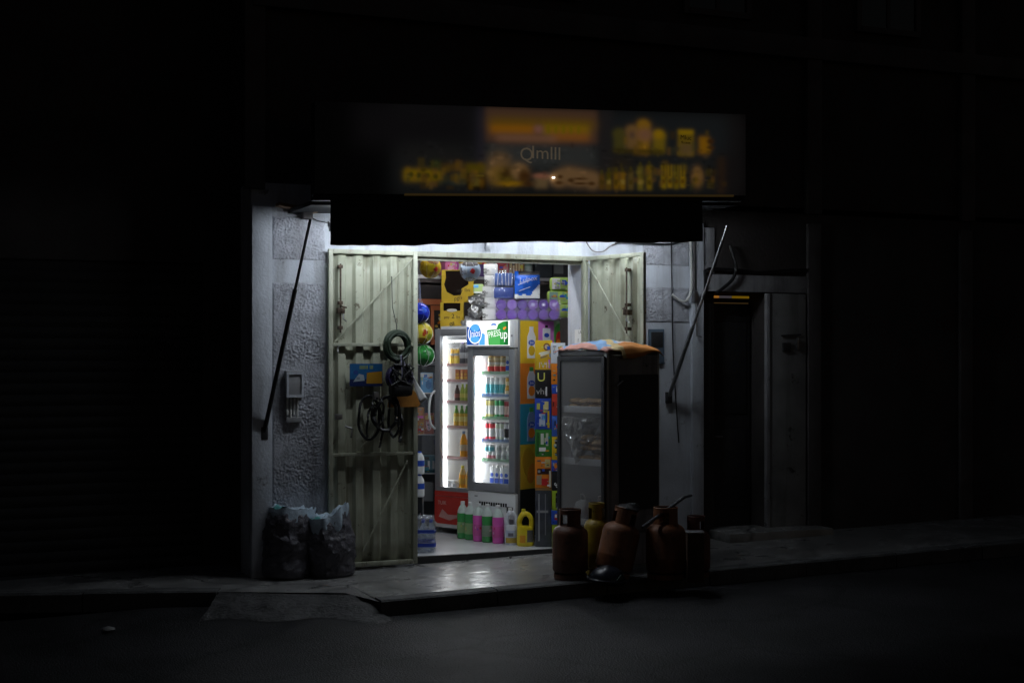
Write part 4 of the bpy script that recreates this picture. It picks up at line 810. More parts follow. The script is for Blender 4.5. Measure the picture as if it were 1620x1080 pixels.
hs('jar', 'lime lidded jar on the high shelf above the white and red ball', 'jar', 741, 750, 407, LIME, W_, 0, 'jar')
hs('pack', 'dark violet and white pack on the high shelf above the white cartons', 'pack', 751, 770, 405, K(.10, .06, .18), lambda b, w_, h_: (b.box(-w_*.48, w_*.48, -.002, 0, h_*.7, h_*.98, K(.7, .66, .72)), b.box(-w_*.48, w_*.48, -.003, 0, h_*.62, h_*.7, GLD)))
hs('pack', 'white pack with an orange stripe on the high shelf', 'pack', 771, 786, 408, K(.6, .5, .48), lambda b, w_, h_: b.box(-w_*.48, w_*.48, -.002, 0, h_*.3, h_*.5, ORA))
hs('pack', 'dark red pack on the high shelf above the blue packs', 'pack', 787, 806, 408, K(.30, .05, .06), lambda b, w_, h_: b.ell(w_*.2, h_*.5, .03, .03, -.002, 0, K(.6, .2, .2)))
hs('pack', 'beige ribbed pack on the high shelf right of the dark red pack', 'pack', 807, 830, 406, K(.55, .45, .28), lambda b, w_, h_: [b.box(-w_*.4+q*w_*.2, -w_*.34+q*w_*.2, -.002, 0, h_*.1, h_*.9, BRN) for q in range(5)])
hs('jar', 'grey green glass jar on the high shelf left of the black boxes', 'jar', 832, 845, 410, K(.12, .18, .16), K(.3, .36, .34), 0, 'jar')
hs('black_box', 'glossy black box on the high shelf, wider of the two', 'box', 846, 874, 409, K(.03, .035, .04, .15))
hs('black_box', 'black box with a pale grey front on the high shelf', 'box', 875, 902, 408, K(.04, .04, .045, .15), lambda b, w_, h_: b.box(-w_*.45, w_*.1, -.002, 0, h_*.25, h_*.85, K(.12, .13, .13)))
hs('pink_pack', 'pink flowery tissue box hanging over the big yellow carton', 'pack', 704, 722, 417, K(.62, .16, .34), lambda b, w_, h_: (b.ell(0, h_*.5, w_*.3, h_*.25, -.002, 0, K(.75, .4, .55)), b.ell(w_*.2, h_*.3, w_*.15, h_*.1, -.003, 0, K(.3, .05, .2))), -.3, 'box', P(712, 434, 2.04).z)
# orange shelf unit and glass counter at the back left
t = thing('wall_shelf', 'dark back shelf unit with an orange edged crate picture', 'shelf', (0, 2.3, 0))
b = MB(); xa, xb = P(640, 480, 2.3).x, P(712, 480, 2.3).x; zz = [P(690, q, 2.3).z for q in (482, 545)]
b.box(xa, xb, .02, .4, zz[1]-.02, pz-.1, K(.035, .03, .03, .7)); b.box(xa, xb, -.02, .02, zz[0], zz[0]+.06, mat('orange board', (.50, .14, .05), .6)); b.build('rack', t)
b = MB(); x1, x2 = P(680, 500, 2.3).x, P(706, 500, 2.3).x
b.box(x1, x2, -.04, -.0205, zz[1], zz[0]-.01, MC['orange board']); b.box(x1+.035, x2, -.044, -.04, zz[1]+.05, zz[0]-.06, K(.04, .035, .03))
for q in range(7): b.ell(x1+.06+random.random()*.08, zz[1]+.08+q*.04, .02, .014, -.048, -.04, [GLD, ORA, CRM][q % 3], 8, None, q)
b.build('crate_front', t)
t = thing('glass_counter', 'narrow glass fronted cabinet of goods left of the red based fridge', 'cabinet', (P(676, 700, 1.9).x, 1.9, 0), FACE)
b = MB(); hh = P(676, 578, 1.9).z
for xx in (-.17, .12): b.box(xx, xx+.035, 0, .035, 0, hh, alu, .004); b.box(xx, xx+.035, .3, .335, 0, hh, alu, .004)
b.box(-.17, .155, -.003, .34, hh, hh+.04, alu, .004); b.box(-.17, .155, .336, .345, 0, hh, K(.05, .05, .055)); b.build('frame', t)
cab = t
for q, py in enumerate((618, 684, 745)):
    b = MB(); z = P(676, py+3, 1.9).z; b.box(-.134, .119, .002, .33, z-.012, z, shelf_white if q == 0 else GRY); b.build('shelf', t)
b = MB(); b.box(-.134, .119, .008, .012, .05, hh-.01, glass); b.build('pane', t)
def cb(name, label, cat, x, z, w_, h_, m, deco=None): 
    q = loc2w(cab.location, FACE, x, .05, z); return carton(name, label, cat, q, FACE, w_, .12, h_, m, deco)
z1, z2, z3 = [P(676, q+3, 1.9).z+.001 for q in (618, 684, 745)]
cb('pack', 'sky blue pack with a white top in the glass counter, upper shelf', 'pack', -.01, z1, .13, .21, SKY, lambda b, w_, h_: (b.box(-w_*.5, w_*.5, -.003, 0, h_*.78, h_*.98, W_), b.ell(.02, h_*.4, .03, .05, -.003, 0, K(.05, .2, .5))))
cb('pack', 'dark navy pack in the glass counter beside the sky blue pack', 'pack', .085, z1, .05, .2, K(.03, .05, .12))
cb('pack', 'orange brown pack stack in the glass counter, middle shelf left', 'pack', -.085, z2, .09, .28, K(.5, .2, .05), lambda b, w_, h_: [b.box(-w_*.45, w_*.45, -.002, 0, h_*(.1+.25*q), h_*(.2+.25*q), [RED, GLD, PNK][q]) for q in range(3)])
cb('pack', 'red and yellow pack in the glass counter, middle shelf centre', 'pack', .015, z2, .10, .22, K(.42, .09, .06), lambda b, w_, h_: (b.ell(0, h_*.4, .03, .05, -.003, 0, K(.7, .35, .4)), b.box(-w_*.4, w_*.4, -.002, 0, h_*.7, h_*.9, GLD)))
cb('pack', 'teal pack lying in the glass counter, lower shelf', 'pack', -.01, z3, .22, .18, K(.03, .12, .16), lambda b, w_, h_: [b.box(-w_*.4+q*.05, -w_*.3+q*.05, -.002, 0, h_*.2, h_*.7, [GRY, TEAL, W_, GRY][q]) for q in range(4)])
cb('carafe', 'pale grey carton at the bottom of the glass counter', 'box', -.01, .3, .14, .2, K(.25, .25, .26))

# balls in nets
def ball(label, px, py, zc_, r, base, patch, net):
    """patch: (to the viewer's right, towards the viewer, up, size as a cosine, material)"""
    p = V(px, zc_, py); t = thing('toy_ball', label, 'ball', (p.x, p.y, p.z), FACE, 'toy balls hung in nets at the door')
    b = MB()
    def pk(u, v):
        a = 2*math.pi*u; q = math.pi*(v-.5); d = Vector((math.cos(a)*math.cos(q), math.sin(a)*math.cos(q), math.sin(q))); m_ = base
        for x, y, z, c_, m in patch:
            if d.dot(Vector((x, -y, z)).normalized()) > c_: m_ = m
        return m_
    b.grid(lambda u, v: (r*math.cos(2*math.pi*u)*math.sin(math.pi*v), r*math.sin(2*math.pi*u)*math.sin(math.pi*v), -r*math.cos(math.pi*v)), 72, 44, base, pick=pk)
    b.build('skin', t)
    b = MB()
    for k in range(8):
        a = k*math.pi/4; b.tube([(1.012*r*math.cos(a+.5*math.sin(q/4))*math.sin(math.pi*q/14), 1.012*r*math.sin(a+.5*math.sin(q/4))*math.sin(math.pi*q/14), -1.012*r*math.cos(math.pi*q/14)) for q in range(15)], .0014, net, 4)
    b.tube([(0, 0, r), (.004, 0, r+.10), (0, 0, r+.2)], .003, net, 5); b.build('net', t)
netm = K(.6, .6, .58, .6)
Y1, Y2, D1 = K(.50, .33, .02, .25), K(.62, .46, .02, .25), K(.13, .055, .01, .3)
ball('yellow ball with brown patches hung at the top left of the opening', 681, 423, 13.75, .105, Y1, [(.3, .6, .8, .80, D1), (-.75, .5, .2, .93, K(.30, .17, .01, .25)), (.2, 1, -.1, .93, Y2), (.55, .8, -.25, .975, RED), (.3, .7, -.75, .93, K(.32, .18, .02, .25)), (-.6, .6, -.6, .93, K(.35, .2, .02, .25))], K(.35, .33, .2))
BD = K(.025, .022, .025, .7)
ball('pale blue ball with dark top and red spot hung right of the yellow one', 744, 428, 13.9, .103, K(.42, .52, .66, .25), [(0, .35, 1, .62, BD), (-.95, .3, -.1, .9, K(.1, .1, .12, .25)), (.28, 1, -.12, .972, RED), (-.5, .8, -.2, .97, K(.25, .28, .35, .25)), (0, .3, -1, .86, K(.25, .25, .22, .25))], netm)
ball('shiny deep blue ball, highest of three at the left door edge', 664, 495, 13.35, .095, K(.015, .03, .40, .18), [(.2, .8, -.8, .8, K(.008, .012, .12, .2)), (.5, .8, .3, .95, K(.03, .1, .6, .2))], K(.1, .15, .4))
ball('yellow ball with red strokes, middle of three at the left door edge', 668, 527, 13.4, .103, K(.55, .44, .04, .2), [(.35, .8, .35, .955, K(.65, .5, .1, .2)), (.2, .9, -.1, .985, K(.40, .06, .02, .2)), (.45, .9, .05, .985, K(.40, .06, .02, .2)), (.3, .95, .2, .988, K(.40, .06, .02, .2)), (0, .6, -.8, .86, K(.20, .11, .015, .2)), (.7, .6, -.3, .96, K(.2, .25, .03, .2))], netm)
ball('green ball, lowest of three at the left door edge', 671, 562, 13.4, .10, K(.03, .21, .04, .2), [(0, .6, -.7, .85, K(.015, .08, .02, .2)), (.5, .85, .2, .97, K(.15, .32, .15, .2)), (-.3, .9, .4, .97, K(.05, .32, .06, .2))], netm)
random.seed(21)
b = MB(); p = V(660, 13.3, 470); b.grid(lambda u, v: (.05*(u-.5)*(1+v)+.012*noise.noise(Vector((u*4, v*6, 1))), .05*math.sin(u*3)+.01*noise.noise(Vector((u*6, v*6, 4))), .18-.34*v), 8, 14, film)
tag(b.build('plastic_bag', None, p, FACE), 'clear plastic bag hanging above the deep blue ball', 'bag')

# ------------------------------------------------------------------ bottles on the floor
def det(label, px, py, liquid, lab1, lab2, group, h=.375, r=.057):
    zc_ = F*CZ/(py-560); p = V(px, zc_+r); t = thing('detergent_bottle', label, 'bottle', (p.x, p.y, 0), random.uniform(-.5, .5), group)
    b = MB(); frost = mat('frosted bottle neck', (.62, .70, .66), .3)
    b.lathe([(r*.86, .0), (r, .012), (r*.97, h*.12), (r, h*.16), (r, h*.42), (r*.95, h*.45), (r, h*.49), (r*1.01, h*.60), (r*.97, h*.69)], liquid, 24, bands=[liquid, liquid, liquid, lab2, lab2, liquid, liquid, liquid])
    b.lathe([(r*.97, h*.69), (r*.88, h*.76), (r*.68, h*.835), (r*.45, h*.89), (r*.33, h*.925)], frost, 24); b.build('body', t)
    b = MB(); b.lathe([(r*.40, h*.925), (r*.40, h*.995), (r*.34, h)], W_, 16); b.build('cap', t)
    b = MB()
    for q in range(10):
        a = random.uniform(0, 6.28); z = random.uniform(.18, .40)*h; ww = random.uniform(.1, .35)
        b.grid(lambda u, v: ((r+.001)*math.cos(a+ww*u), (r+.001)*math.sin(a+ww*u), z+.022*v), 5, 1, lab1[q % len(lab1)])
    b.build('label', t)
gl, pl = [K(.5, .5, .15), K(.55, .15, .15), K(.6, .6, .5), GRN], [K(.6, .04, .12), K(.7, .4, .6), K(.3, .08, .4), RED]
LG, LP = mat('green detergent', (.06, .36, .09), .18, coat=.3), mat('pink detergent', (.78, .12, .52), .18, coat=.3)
det('green detergent bottle, leftmost of the row on the shop floor', 732, 852, LG, gl, K(.28, .45, .2), 'detergent bottles on the floor')
det('green detergent bottle just right of the leftmost green one', 744, 854, LG, gl, K(.28, .45, .2), 'detergent bottles on the floor')
det('pink detergent bottle between two green ones', 757, 856.5, LP, pl, K(.6, .1, .35), 'detergent bottles on the floor')
det('green detergent bottle standing between the two pink ones', 771, 858, LG, gl, K(.25, .35, .25), 'detergent bottles on the floor')
det('pink detergent bottle beside the white jug', 788, 860, LP, pl, K(.65, .1, .35), 'detergent bottles on the floor')
for k, (px, py) in enumerate(((752, 847), (766, 849), (781, 851))): det('detergent bottle in the second row, mostly hidden, %s' % ('behind the left pink bottle', 'behind the third green bottle', 'behind the right pink bottle')[k], px, py, mat('pale detergent', (.65, .62, .66), .2), gl, W_, 'second row of detergent bottles')
def jug(label, px, py, m, capm, deco, h=.34, w_=.115, d_=.075):
    zc_ = F*CZ/(py-560); p = V(px, zc_+.04); t = thing('bleach_jug', label, 'jug', (p.x, p.y, 0), FACE-.1)
    b = MB(); nk = -w_*.10
    b.lathe([(.86, 0), (1, .03), (1, .44), (.96, .50), (.88, .54), (0, .55)], m, 32, M=Matrix.Diagonal((w_/2, d_/2, h, 1)))
    b.tube(smooth([(-w_*.30, 0, h*.50), (-w_*.36, 0, h*.64), (-w_*.26, 0, h*.78), (nk, 0, h*.88)]), d_*.27, m, 12, r2=d_*.26)
    b.tube(smooth([(nk, 0, h*.88), (w_*.16, 0, h*.85), (w_*.34, 0, h*.74), (w_*.37, 0, h*.60), (w_*.34, 0, h*.48)]), d_*.24, m, 12)
    b.lathe([(d_*.30, h*.80), (d_*.34, h*.86), (.024, h*.91), (.018, h*.93)], m, 20, c=(nk, 0, 0))
    b.build('body', t)
    c_ = MB(); c_.lathe([(.020, h*.92), (.020, h*.995), (.016, h)], capm, 16, c=(-w_*.10, 0, 0)); c_.build('cap', t)
    c_ = MB(); deco(c_, w_, d_, h); c_.build('label', t)
def band(c_, w_, d_, z0, z1, m, a0=-2.5, a1=-.6): c_.grid(lambda u, v: ((w_/2+.0012)*math.cos(a0+(a1-a0)*u), (d_/2+.0012)*math.sin(a0+(a1-a0)*u), z0+(z1-z0)*v), 12, 1, m)
jug('white bleach jug with a gold label between the pink bottle and yellow jug', 809, 862, mat('white jug plastic', (.72, .74, .80), .3), W_, lambda c_, w_, d_, h: (band(c_, w_, d_, h*.06, h*.20, K(.5, .36, .08)), band(c_, w_, d_, h*.2, h*.40, K(.5, .55, .68)), band(c_, w_, d_+.002, h*.24, h*.33, K(.15, .15, .2), -2, -1.2)), .36, .13, .085)
jug('bright yellow bleach jug at the right end of the bottle row', 831, 864, mat('yellow jug plastic', (.72, .55, .02), .3), K(.6, .5, .02), lambda c_, w_, d_, h: (band(c_, w_, d_, h*.12, h*.44, K(.12, .11, .10), -1.3, -.3), band(c_, w_, d_, h*.10, h*.30, K(.7, .3, .03), -2.2, -1.5)), .36, .165, .10)
# water packs
wat = clear('water bottle plastic', (.84, .90, .97), .15, .08, .22); wcap = K(.03, .08, .5)
def wbottle(): 
    b = MB(); r, h = .036, .30
    b.lathe([(r*.8, 0), (r, .01), (r*.94, h*.2), (r, h*.25), (r, h*.32), (r, h*.42), (r, h*.52), (r*.94, h*.6), (r, h*.66), (r*.8, h*.76), (r*.36, h*.9), (r*.36, h*.93)], wat, 14, bands=[wat, wat, wat, wat, K(.03, .06, .38), wat, wat, wat, wat, wat, wat]); b.lathe([(r*.42, h*.93), (r*.42, h), (.0, h)], wcap, 10); return b
def water_pack(label, loc, rot, top=True):
    t = thing('water_pack', label, 'water pack', loc, rot, 'shrink wrapped water packs'); me = None
    for i in range(3):
        for j in range(2):
            if me is None: o = wbottle().build('bottle', t); me = o
            else: o = me.copy(); COL.objects.link(o); o.parent = t
            o.location = (-.074+.074*i, .037+.074*j, 0)
    b = MB()
    def wrapf(u, v):
        a = 2*math.pi*u; k = 1+.06*noise.noise(Vector((u*9, v*7, 3))); s_ = 1.0 if v < .75 else 1-.9*(v-.75)
        sq = lambda c: math.copysign(abs(c)**.45, c)
        return (.118*sq(math.cos(a))*k*s_, .037*2*.5+.037+.08*sq(math.sin(a))*k*s_, .34*v+.02*noise.noise(Vector((u*12, v*4, 8)))*v)
    b.grid(wrapf, 44, 18, film); b.grid(lambda u, v: (-.07+.15*u, .0+.13*v, .33+.05*noise.noise(Vector((u*9, v*9, 2)))), 14, 10, film)
    b.build('wrap', t)
    b = MB(); b.grid(lambda u, v: (.1195*math.copysign(abs(math.cos(6.283*u))**.45, math.cos(6.283*u)), .074+.0815*math.copysign(abs(math.sin(6.283*u))**.45, math.sin(6.283*u)), .055+.035*v), 40, 1, K(.03, .06, .38)); b.grid(lambda u, v: (.1195*math.copysign(abs(math.cos(6.283*u))**.45, math.cos(6.283*u)), .074+.0815*math.copysign(abs(math.sin(6.283*u))**.45, math.sin(6.283*u)), .185+.03*v), 40, 1, K(.03, .06, .38)); b.build('printed_band', t)
p = V(672, F*CZ/(874-560)); water_pack('shrink wrapped water bottle pack on the floor just inside the left door', (p.x-.02, p.y, 0), FACE)
p = V(650, 13.5); o = carton('crate', 'dark crate under the standing water bottles at the left jamb', 'crate', (p.x, p.y+.0, 0), FACE, .22, .2, .51, K(.03, .03, .035, .6), lambda b, w_, h_: [b.box(-w_*.45, w_*.45, -.004, 0, h_*(.1+.2*q), h_*(.13+.2*q), BLK) for q in range(4)])
for k in range(2):
    p2 = V(664, 13.46); b = MB(); r, h = .045, .215
    b.lathe([(r*.8, 0), (r, .01), (r, h*.35), (r, h*.6), (r*.9, h*.75), (r*.4, h*.93), (r*.35, h)], W_, 16, bands=[W_, W_, BLU, W_, W_, BLU])
    tag(b.build('milk_bottle', None, (p2.x, p2.y+.0, .512+.2155*k)), ['white bottle with a blue band standing on the dark crate', 'white bottle with a blue band stacked on another white bottle'][k], 'bottle', 'white bottles at the left jamb')

# ------------------------------------------------------------------ stacked boxes at the right jamb
random.seed(4)
def stack(px, zc_, w_, d_, items, rot):
    z = 0.0
    for (h_, body, lab, cat, name, deco) in items:
        p = V(px+random.uniform(-1, 1), zc_); carton(name, lab, cat, (p.x, p.y, z), rot+random.uniform(-.05, .05), w_*random.uniform(.94, 1.0), d_, h_-.002, body, deco); z += h_
def blobs(*bl):
    def f(b, w_, h_):
        for k, (x, z, rx, rz, m) in enumerate(bl): b.ell(x*w_, z*h_, rx*w_, rz*h_, -.002-.0008*k, 0, m, 14)
    return f
def rects(*bl):
    def f(b, w_, h_):
        for k, (x0, x1, z0, z1, m) in enumerate(bl): b.box(x0*w_, x1*w_, -.002-.0008*k, 0, z0*h_, z1*h_, m)
    return f
smoke = mat('smoky plastic tub', (.07, .075, .09), .15, var=.4, vs=10)
stack(860, 13.74, .165, .17, [
    (.57, smoke, 'tall smoky grey plastic tub under the printed boxes', 'tub', 'plastic_tub', rects((-.5, .5, .96, 1.0, K(.3, .16, .06)), (-.3, -.22, .1, .9, GRY), (.1, .16, .2, .9, K(.2, .2, .22)), (-.4, .3, .58, .62, K(.3, .3, .3)))),
    (.30, ORA, 'orange box with a dark slot, lowest printed box on the smoky tub', 'box', 'printed_box', rects((-.36, .45, .44, .62, K(.04, .015, .01)), (.1, .42, .66, .92, K(.6, .5, .2)), (-.4, -.1, .1, .4, K(.4, .3, .2)), (.36, .48, .02, .55, CRM), (-.1, .3, .08, .3, RED))),
    (.265, K(.05, .22, .04), 'green box with white bottles pictured, above the orange box', 'box', 'printed_box', rects((-.2, -.02, .45, .85, K(.6, .62, .55)), (.1, .25, .4, .9, K(.5, .55, .4)), (-.3, .1, .2, .34, W_), (-.45, -.3, .1, .9, K(.03, .12, .03)))),
    (.30, K(.03, .07, .40), 'blue box with a yellow and white picture, above the green box', 'box', 'printed_box', rects((-.25, .12, .1, .5, K(.45, .5, .6)), (.25, .38, .05, .6, YEL), (-.1, .1, .3, .46, K(.15, .3, .6)), (.0, .32, .64, .9, K(.65, .6, .25)), (-.4, -.2, .64, .84, K(.5, .5, .1)))),
    (.275, BLK, 'black box with a yellow letter U, above the blue box', 'box', 'printed_box', lambda b, w_, h_: (b.text('U', -w_*.12, -.003, h_*.60, .12, K(.60, .58, .12)), b.text('vhi', -w_*.12, -.003, h_*.14, .085, K(.42, .40, .36)), b.box(w_*.15, w_*.24, -.002, 0, h_*.08, h_*.40, K(.6, .6, .6)))),
    (.285, YEL, 'yellow biscuit box with a pictured bowl, highest on the tub', 'box', 'printed_box', lambda b, w_, h_: (b.ell(w_*.15, h_*.78, w_*.2, h_*.13, -.003, 0, BRN), b.ell(w_*.15, h_*.78, w_*.12, h_*.08, -.004, 0, K(.55, .45, .3)), b.prism([(-w_*.35, h_*.42), (w_*.3, h_*.55), (w_*.35, h_*.66), (-w_*.3, h_*.58)], -.003, 0, K(.7, .66, .5)), b.prism([(-w_*.3, h_*.36), (w_*.2, h_*.44), (w_*.2, h_*.5), (-w_*.3, h_*.42)], -.004, 0, K(.3, .22, .1)), b.text('IVII', 0, -.004, h_*.06, .08, K(.7, .6, .6)), b.box(w_*.25, w_*.36, -.003, 0, h_*.05, h_*.35, MAG))),
], FACE)
stack(884, 13.66, .14, .12, [
    (.225, LIME, 'lime box, lowest in the narrow stack beside the bread cabinet', 'box', 'printed_box', rects((-.3, .2, .72, .88, K(.15, .05, .3)), (-.2, .1, .1, .25, BLK))),
    (.135, BLU, 'blue box with a red and yellow picture, above the lowest lime box', 'box', 'printed_box', blobs((-.2, .5, .12, .3, RED), (.15, .5, .1, .3, YEL))),
    (.19, LIME, 'green box with a black and white figure, in the narrow stack', 'box', 'printed_box', rects((-.25, .3, .15, .9, BLK), (-.1, .15, .1, .6, W_), (.0, .2, .4, .75, BLK))),
    (.185, BLK, 'black box with white scribbles, in the narrow stack', 'box', 'printed_box', lambda b, w_, h_: (b.text('&a', .0, -.003, h_*.3, .07, W_, 1, .2, R(60)), b.box(w_*.3, w_*.34, -.002, 0, h_*.1, h_*.5, W_))),
    (.11, BLU, 'flat blue box with orange spots under the yellow box', 'box', 'printed_box', blobs((-.2, .5, .12, .25, ORA), (.2, .5, .12, .25, ORA))),
    (.225, YEL, 'yellow box with a black cut out, in the narrow stack', 'box', 'printed_box', rects((-.3, .3, .2, .8, BLK), (.05, .2, .15, .45, W_))),
    (.20, K(.05, .12, .45), 'blue box with a colourful crest, under the red box', 'box', 'printed_box', blobs((0, .5, .3, .3, K(.1, .2, .6)), (-.1, .5, .12, .14, RED), (.14, .4, .1, .12, W_))),
    (.21, K(.5, .05, .03), 'red box with a dark oval, in the narrow stack', 'box', 'printed_box', blobs((.25, .5, .18, .34, BLK), (.1, .7, .1, .06, W_), (.3, .3, .06, .1, GRN))),
    (.09, BLU, 'flat blue box with white stripes under the orange box', 'box', 'printed_box', rects((-.2, -.1, .2, .8, W_), (.0, .1, .2, .8, K(.7, .5, .1)), (.2, .3, .2, .8, RED))),
    (.20, ORA, 'orange box with a round black opening, under the white box', 'box', 'printed_box', lambda b, w_, h_: b.prism([(w_*.1, h_*.08), (w_*.48, h_*.08), (w_*.48, h_*.95), (w_*.3, h_*.9), (w_*.12, h_*.6)], -.002, 0, BLK)),
    (.20, K(.66, .68, .72), 'white box with small grey print, highest in the narrow stack', 'box', 'printed_box', lambda b, w_, h_: (b.text('mm', w_*.2, -.003, h_*.72, .04, ink), b.text('8', -w_*.28, -.003, h_*.45, .06, K(.2, .3, .45)), b.prism([(w_*.1, 0), (w_*.5, 0), (w_*.5, h_*.3), (w_*.2, h_*.28)], -.002, 0, BLK))),
], FACE)
b = MB(); p = Vector((OX1-.002, .12, 1.97)); MJ = Matrix.Rotation(R(-90), 4, 'Z')
b.box(-.14, .12, -.001, 0, -.02, .13, W_, 0, MJ); b.text('L.ALg', 0, -.002, .09, .045, ink, M=MJ); b.text('f', -.06, -.002, .0, .06, ink, M=MJ)
tag(b.build('sticker', None, p), 'white sticker with black print on the right jamb', 'sticker')

# ------------------------------------------------------------------ bread cabinet
RB = R(-70); pc = V(960, 12.3); gzc = G(1.6)
tb_, nb_ = Vector((math.cos(RB), math.sin(RB), 0)), Vector((-math.sin(RB), math.cos(RB), 0))
Wc, Dc, Hc = .60, .69, P(960, 557, -1.0).z - gzc
base = Vector((pc.x, pc.y, gzc)) - tb_*(Wc/2)
bc = thing('bread_cabinet', 'tall dark glass fronted bread cabinet standing on the pavement', 'cabinet', base, RB)
milky = bpy.data.materials.new('milky plastic sheet'); milky.use_nodes = True; nt = milky.node_tree; nt.nodes.clear()
dn = nt.nodes.new('ShaderNodeBsdfDiffuse'); tn = nt.nodes.new('ShaderNodeBsdfTranslucent'); mn = nt.nodes.new('ShaderNodeMixShader'); on = nt.nodes.new('ShaderNodeOutputMaterial')
dn.inputs[0].default_value = (.52, .52, .53, 1); tn.inputs[0].default_value = (.55, .55, .56, 1); mn.inputs[0].default_value = .5
nt.links.new(dn.outputs[0], mn.inputs[1]); nt.links.new(tn.outputs[0], mn.inputs[2]); nt.links.new(mn.outputs[0], on.inputs[0])
panel = mat('dark cabinet panel', (.30, .295, .31), .45, var=.3, vs=4, streak=((.05, .048, .045), 6, .8))
Hc = 1.88 - gzc
b = MB(); fr_ = .03; w2 = Wc/2
for xx in (-w2, w2-fr_):
    for yy in (0, Dc-fr_): b.box(xx, xx+fr_, yy, yy+fr_, 0, Hc, alu, .004)
for z in (.30, Hc-fr_):
    b.box(-w2+fr_, w2-fr_, 0, fr_, z, z+fr_, alu, .003); b.box(w2-fr_, w2-.001, fr_, Dc-fr_, z, z+fr_, dkalu, .003); b.box(-w2+.001, -w2+fr_, fr_, Dc-fr_, z, z+fr_, dkalu, .003)
b.build('frame', bc)
b = MB(); b.box(w2-.012, w2-.004, fr_+.001, Dc-fr_-.001, .331, Hc-fr_-.001, panel); b.box(w2-.003, w2+.006, .16, Dc-.02, .50, Hc-.20, K(.05, .05, .052, .5), .004); b.box(-w2+.004, -w2+.012, fr_+.001, Dc-fr_-.001, .331, Hc-fr_-.001, milky)
b.box(-w2+fr_, w2-fr_, Dc-.012, Dc-.004, .05, Hc-.04, milky); b.box(-w2+.002, w2-.002, .004, Dc-.004, Hc, Hc+.012, panel); b.box(-w2+fr_+.001, w2-fr_-.001, .004, .012, .02, .299, panel); b.box(w2-.012, w2-.004, fr_+.001, Dc-fr_-.001, .02, .299, panel)
b.build('panel', bc)
b = MB(); y0, y1 = -.022, -.003
b.box(-w2+.012, -w2+.05, y0, y1, .335, Hc-.04, dkalu, .004); b.box(w2-.05, w2-.012, y0, y1, .335, Hc-.04, dkalu, .004); b.box(-w2+.0505, w2-.0505, y0, y1, Hc-.085, Hc-.04, dkalu, .004); b.box(-w2+.0505, w2-.0505, y0, y1, .335, .38, dkalu, .004)
dd = b.build('door', bc); b = MB(); b.box(-w2+.046, w2-.046, -.014, -.009, .37, Hc-.08, clear('dusty pane', (.95, .95, .95), .0, .12, .09)); b.build('pane', dd)
bz = [1.39, .93, .40]
for z in bz:
    b = MB(); b.box(-w2+.035, w2-.035, .02, Dc-.03, z-.02, z, alu, .003); b.box(-w2+.035, w2-.035, .012, .0195, z-.03, z+.03, mat('pale tray edge', (.70, .70, .72), .5), .003); b.build('shelf', bc)
b = MB(); b.tube([(w2+.02, .10, Hc-.30), (w2+.03, .17, Hc-.25)], .010, steel, 8); b.build('handle', bc)
bread = mat('bread crust', (.62, .40, .21), .7, var=.4, vs=14); bo = None; cnt = 0
random.seed(9)
for z, n_, lv in ((bz[0], 7, 2), (bz[1], 8, 5)):
    for q in range(lv):
        for i in range(4 if lv == 2 else 4):
            if q and random.random() < .15: continue
            x = (-.19 if lv == 2 else -.06)+(.125 if lv == 2 else .155)*(i if lv == 2 else i//2)+random.uniform(-.012, .012); y = .13+(.17*(i % 2) if lv == 5 else 0)+random.uniform(-.02, .03)
            if bo is None:
                b = MB(); b.lathe([(.001, 0), (.05, .001), (.072, .012), (.076, .022), (.062, .038), (.035, .047), (.001, .049)], bread, 22, wob=.006, ws=20); bo = b.build('bread_loaf', None); o = bo
            else: o = bo.copy(); COL.objects.link(o)
            o.location = Vector(loc2w(base, RB, x, y, z+.002+.046*q)); o.rotation_euler = (random.uniform(-.05, .05), random.uniform(-.05, .05), random.uniform(0, 6))
            tag(o, ('round flat loaf on the upper shelf of the bread cabinet', 'round flat loaf in the pile on the middle shelf of the bread cabinet')[z == bz[1]], 'bread', ('loaves on the upper cabinet shelf', 'loaves on the middle cabinet shelf')[z == bz[1]])
b = MB()
b.grid(lambda u, v: (-.29+.52*u if v < .15 else -.29+.52*(.5+(u-.5)*(1.1-.8*v)), .030-.055*math.sin(math.pi*u)*(1-.4*v)-.035+.03*noise.noise(Vector((u*5, v*6, 3))), 1.33-.42*v+.20*abs(u-.5)*v), 22, 22, film_dirty)
tag(b.build('plastic_bag', None, base, RB), 'crumpled clear plastic bag hanging inside the bread cabinet door', 'bag')
b = MB(); cols = [K(.75, .55, .25), K(.25, .45, .75), K(.72, .35, .28), K(.78, .68, .66), K(.75, .28, .06)]
def drape(u, v):
    x = -w2-.03+(Wc+.05)*u; y = -.03+(Dc+.06)*v
    z = Hc+.018 + .085*math.sin(math.pi*min(1, max(0, u)))**.6*math.sin(math.pi*min(1, v*.9+.05))**.6 + .014*noise.noise(Vector((u*6, v*7, 2)))+.01*noise.noise(Vector((u*14, v*3, 9)))
    if u > .93: z -= (u-.93)*1.1*(.6+.4*math.sin(v*5))*(1 if v > .25 else .2); x += .01
    if v > .94: z -= (v-.94)*.7
    if v < .06: z -= (.06-v)*.35
    return (x, y, z)
def dp(u, v):
    k = v + .08*math.sin(u*9) + .06*noise.noise(Vector((u*5, v*9, 1)))
    if u > .80 - .2*(v-.5): return cols[4] if v > .35 else cols[2] if v < .12 else cols[0]
    if v > .55: return cols[3]
    return cols[2] if k < .10 else cols[1] if k < .28 else cols[0] if k < .42 else cols[1] if k < .5 else cols[3]
b.grid(drape, 44, 44, cols[0], pick=dp)
